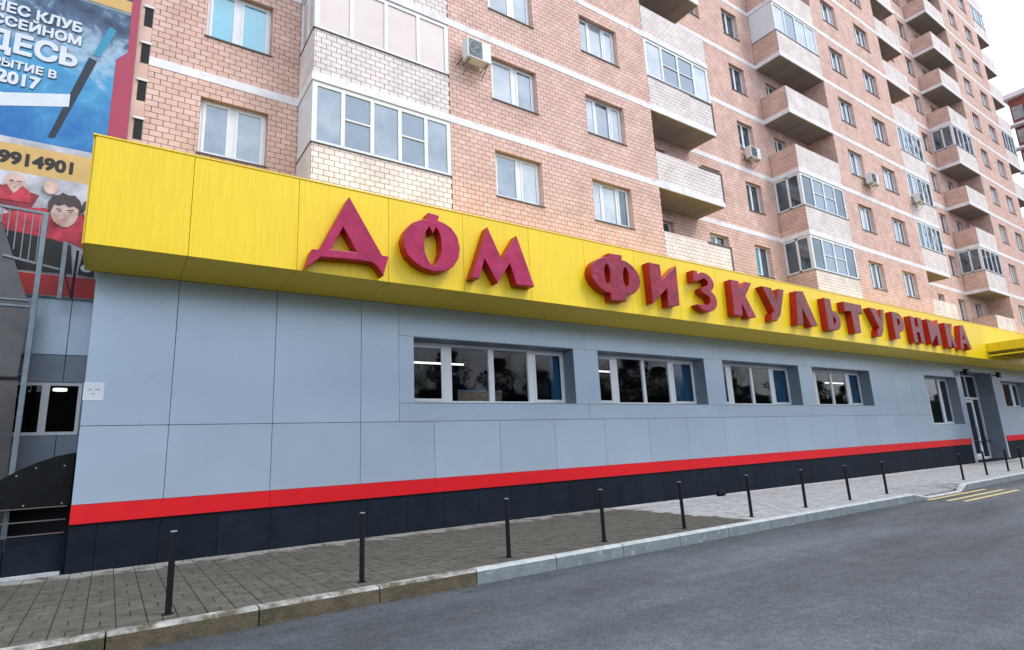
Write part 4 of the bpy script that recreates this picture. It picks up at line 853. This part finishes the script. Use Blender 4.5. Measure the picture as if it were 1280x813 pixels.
# ---------------------------------------------------------------- steel stair side with railing, far left
sr_ = empty('steel_staircase', (-1.5, 13.7, 0)); tag(sr_, 'steel staircase side clad in dull sheet metal with railing, at the far left', 'staircase')
YT = 13.7
MB().prism([(-3.4,3.42),(-1.52,3.42),(-1.47,4.7),(-2.12,6.56),(-3.4,8.2)], YT-.02, YT, 0).build('side_sheet', MT['sheet'], sr_)
MB().prism([(-3.4,.6),(-1.46,.6),(-1.5,3.36),(-3.4,3.36)], YT-.02, YT, 0).build('side_sheet', MT['sheet'], sr_)
MB().box(-3.4, -1.46, YT-.05, YT-.021, 3.36, 3.42).build('rail', MT['black'], sr_); MB().box(-3.4, -1.46, YT-.06, YT-.021, 4.72, 4.76).box(-3.4, -1.46, YT-.06, YT-.021, 4.84, 4.87).build('rail', MT['steel'], sr_)
MB().box(-1.45, -1.37, YT-.1, YT-.02, .4, 6.62).build('post', MT['steel'], sr_)
MB().bar((-2.6,YT-.05,6.66),(-1.36,YT-.05,6.60),.035).build('handrail', MT['steel'], sr_); MB().bar((-1.95,YT-.05,5.68),(-1.12,YT+.0,5.53),.03).bar((-1.12,YT,5.53),(-1.12,YT+.5,5.50),.02).build('rail', MT['steel'], sr_)
for i in range(6):
    x = -2.06+.115*i; MB().bar((x,YT-.05,6.63),(x+.01,YT-.05,5.62 if x > -1.75 else 6.62-(x+2.2)*2.2),.011).build('baluster', MT['steel'], sr_)
MB().box(-1.10, -1.03, YT-.02, YT+.05, 4.95, 6.10).build('post', MT['steel'], sr_); MB().bar((-.86,YT,5.95),(-.88,YT,4.98),.03).bar((-1.02,YT,5.45),(-.88,YT,4.98),.018).build('brace', MT['black'], sr_)
for i in range(14):
    MB().box(-3.2+.0*i, -1.5, YT+.02+.0, YT+.6, 1.0+.36*i if False else .8+.38*i, .83+.38*i).build('tread', MT['steel'], sr_) if i < 9 else None
# ---------------------------------------------------------------- dark basement stair cover
bc = empty('basement_entrance_cover', (-1.5, 13.3, 0)); tag(bc, 'arched black plastic cover over basement stairs, left of the grey wall corner', 'stair cover')
arcp = [(-.53,2.02),(-.8,1.965),(-1.07,1.86),(-1.32,1.73),(-1.51,1.60),(-1.8,1.38),(-2.2,1.0),(-2.5,.6)]
cv = MB()
for (a, b) in zip(arcp, arcp[1:]): cv.poly([(a[0],13.16,a[1]),(b[0],13.16,b[1]),(b[0],14.39,b[1]),(a[0],14.39,a[1])])
cv.build('curved_roof', MT['tarp'], bc)
MB().prism([(-.53,1.13)]+arcp[:6]+[(-1.95,1.13)], 13.17, 13.19, 0).build('end_sheet', MT['tarp'], bc)
for x, z in ((-1.30,1.66),(-1.05,1.78),(-.66,1.80),(-1.52,1.5),(-.64,1.16),(-1.16,1.16)): MB().bar((x,13.15,z),(x,13.172,z),.013,n=8).build('bolt', MT['cap'], bc)
for z in (1.11, .89, .67): MB().bar((-3.0,13.15,z),(-.56,13.15,z),.014).build('rail', MT['sill'], bc)
MB().box(-3.0, -.53, 14.0, 14.05, .1, 1.6).build('void_shade', MT['backing'], bc)  # dark sheet stands in for the shade of the stair void behind the rails
for a, b in ((-3.3,-1.36),(-1.35,-.51)): MB().box(a, b-.008, 13.22, 13.30, -.2, .63).build('base_panel', MT['base'], bc)
MB().box(-4.2, -.56, 13.02, 13.20, -.2, .035).build('footing', MT['kerb_top2'], bc)
# ---------------------------------------------------------------- far building at the right edge
fb = empty('distant_building', (80, 9, 0)); tag(fb, 'dark red-brown brick building with white slab edges behind the block at the right edge', 'building')
MB().box(76, 96, 2, 15.0, -1, 35.5).build('wall', MT['farbrick'], fb)
MB().box(75.4, 96.3, 1.8, 15.3, 35.5, 36.0).build('roof', MT['band'], fb)
for k in range(7):
    z = 34.9-2.6*k; MB().box(75.2, 75.99, 2, 15.35-.0*k, z-2.6, z-2.4).build('slab_edge', MT['band'], fb)
    for j in range(3):
        y = 14.5-1.5*j; MB().box(75.9, 75.99, y-.55, y+.35, z-1.9+.1, z-.35).build('window', MT['p_sky'], fb)
# ---------------------------------------------------------------- trees across the road (seen as reflections in the windows)
def tree_mesh(seed, H):
    R_ = random.Random(seed); mb = MB()
    def grow(p, d, L_, w_, lev):
        n_ = 3 if lev < 3 else 2; q = p
        for i in range(n_):
            nd = (d+Vector((R_.uniform(-.18,.18), R_.uniform(-.18,.18), R_.uniform(-.05,.16)))).normalized(); q2 = q+nd*(L_/n_); w2 = w_*(1-.32*(i+1)/n_)
            mb.bar(q, q2, w_*(1-.32*i/n_), n=5 if lev < 2 else 3, w2=w2); d = nd
            if lev < 5 and i >= (1 if lev == 0 else 0):
                for _ in range(R_.choice((1, 2, 2)) if lev else 2):
                    a = R_.uniform(0, 6.28); sd = (nd*R_.uniform(.5,.9)+Vector((math.cos(a), math.sin(a), R_.uniform(-.1,.5)))*R_.uniform(.5,.8)).normalized(); grow(q2, sd, L_*R_.uniform(.52,.72), w2*.6, lev+1)
            q = q2
        if lev < 5: grow(q, d, L_*.62, w_*.55, lev+1)
    grow(Vector((0,0,0)), Vector((0,0,1)), H*.36, .17, 0)
    return mb
tms = [tree_mesh(s, h).mesh('bare_tree', MT['bark']) for s, h in ((11, 13.5), (12, 12.5))]
def crown(seed, H, R0):
    R_ = random.Random(seed); mb = MB()
    for i in range(5200):
        z = R_.uniform(.12, 1)*H; rr = R0*(1-z/H)**.4*math.sqrt(R_.random())*(.8+.3*math.sin(z*3+seed)); a = R_.uniform(0, 6.28); c = Vector((rr*math.cos(a), rr*math.sin(a), z)); s = R_.uniform(.18, .42)
        e1 = Vector((R_.uniform(-1,1), R_.uniform(-1,1), R_.uniform(-.6,.6))).normalized()*s; e2 = Vector((R_.uniform(-1,1), R_.uniform(-1,1), R_.uniform(-1,.2))).normalized()*s*.6
        mb.poly([c, c+e1, c+e2])
    return mb.mesh('crown', MT['evergreen'])
cm = crown(5, 11.3, 4.3); tk = MB().bar((0,0,0),(0,0,7.5),.16,n=8,w2=.03).mesh('trunk', MT['bark'])
tl = 'bare dark tree across the road, seen only as a reflection in the ribbon windows'
for i, (x, y, a, s) in enumerate(((30,-15,0,1),(38,-14,2,.95),(45,-16,4,1.1),(53,-14.5,1,1),(61,-15.5,3,1.05),(70,-14,5,.95),(22,-15,2.4,1),(80,-16,.5,1.1))):
    o = place('bare_tree', tms[i % 2], (x, y, gz(x)-.3)); o.rotation_euler.z = a; o.scale = (s, s, s); tag(o, tl, 'tree', 'bare trees across the road')
for i, (x, y, s) in enumerate([(12+6.1*i+(i*7%3)*.6, -19.5-(i*5%3), .86+.055*(i*4%5)) for i in range(26)]):
    e = empty('dark_evergreen', (x, y, gz(x)-.3)); e.scale = (s, s, s); tag(e, 'dark evergreen tree across the road, seen only as a reflection in the windows', 'tree', 'evergreens across the road')
    for nm, me in (('crown', cm), ('trunk', tk)):
        o = bpy.data.objects.new(nm, me); COL.objects.link(o); o.parent = e
hd = MB(); 
for i in range(95): hd.box(-6+2*i, -4+2*i, -24, -22.6, -1, 7.2+.8*math.sin(i*1.7)+.5*math.sin(i*.6))
tag(hd.build('reflection_backdrop', MT['evergreen']), 'dark unseen mass added across the road behind the trees to darken the window reflections', 'reflection_backdrop')  # unseen block row added to darken what the windows reflect
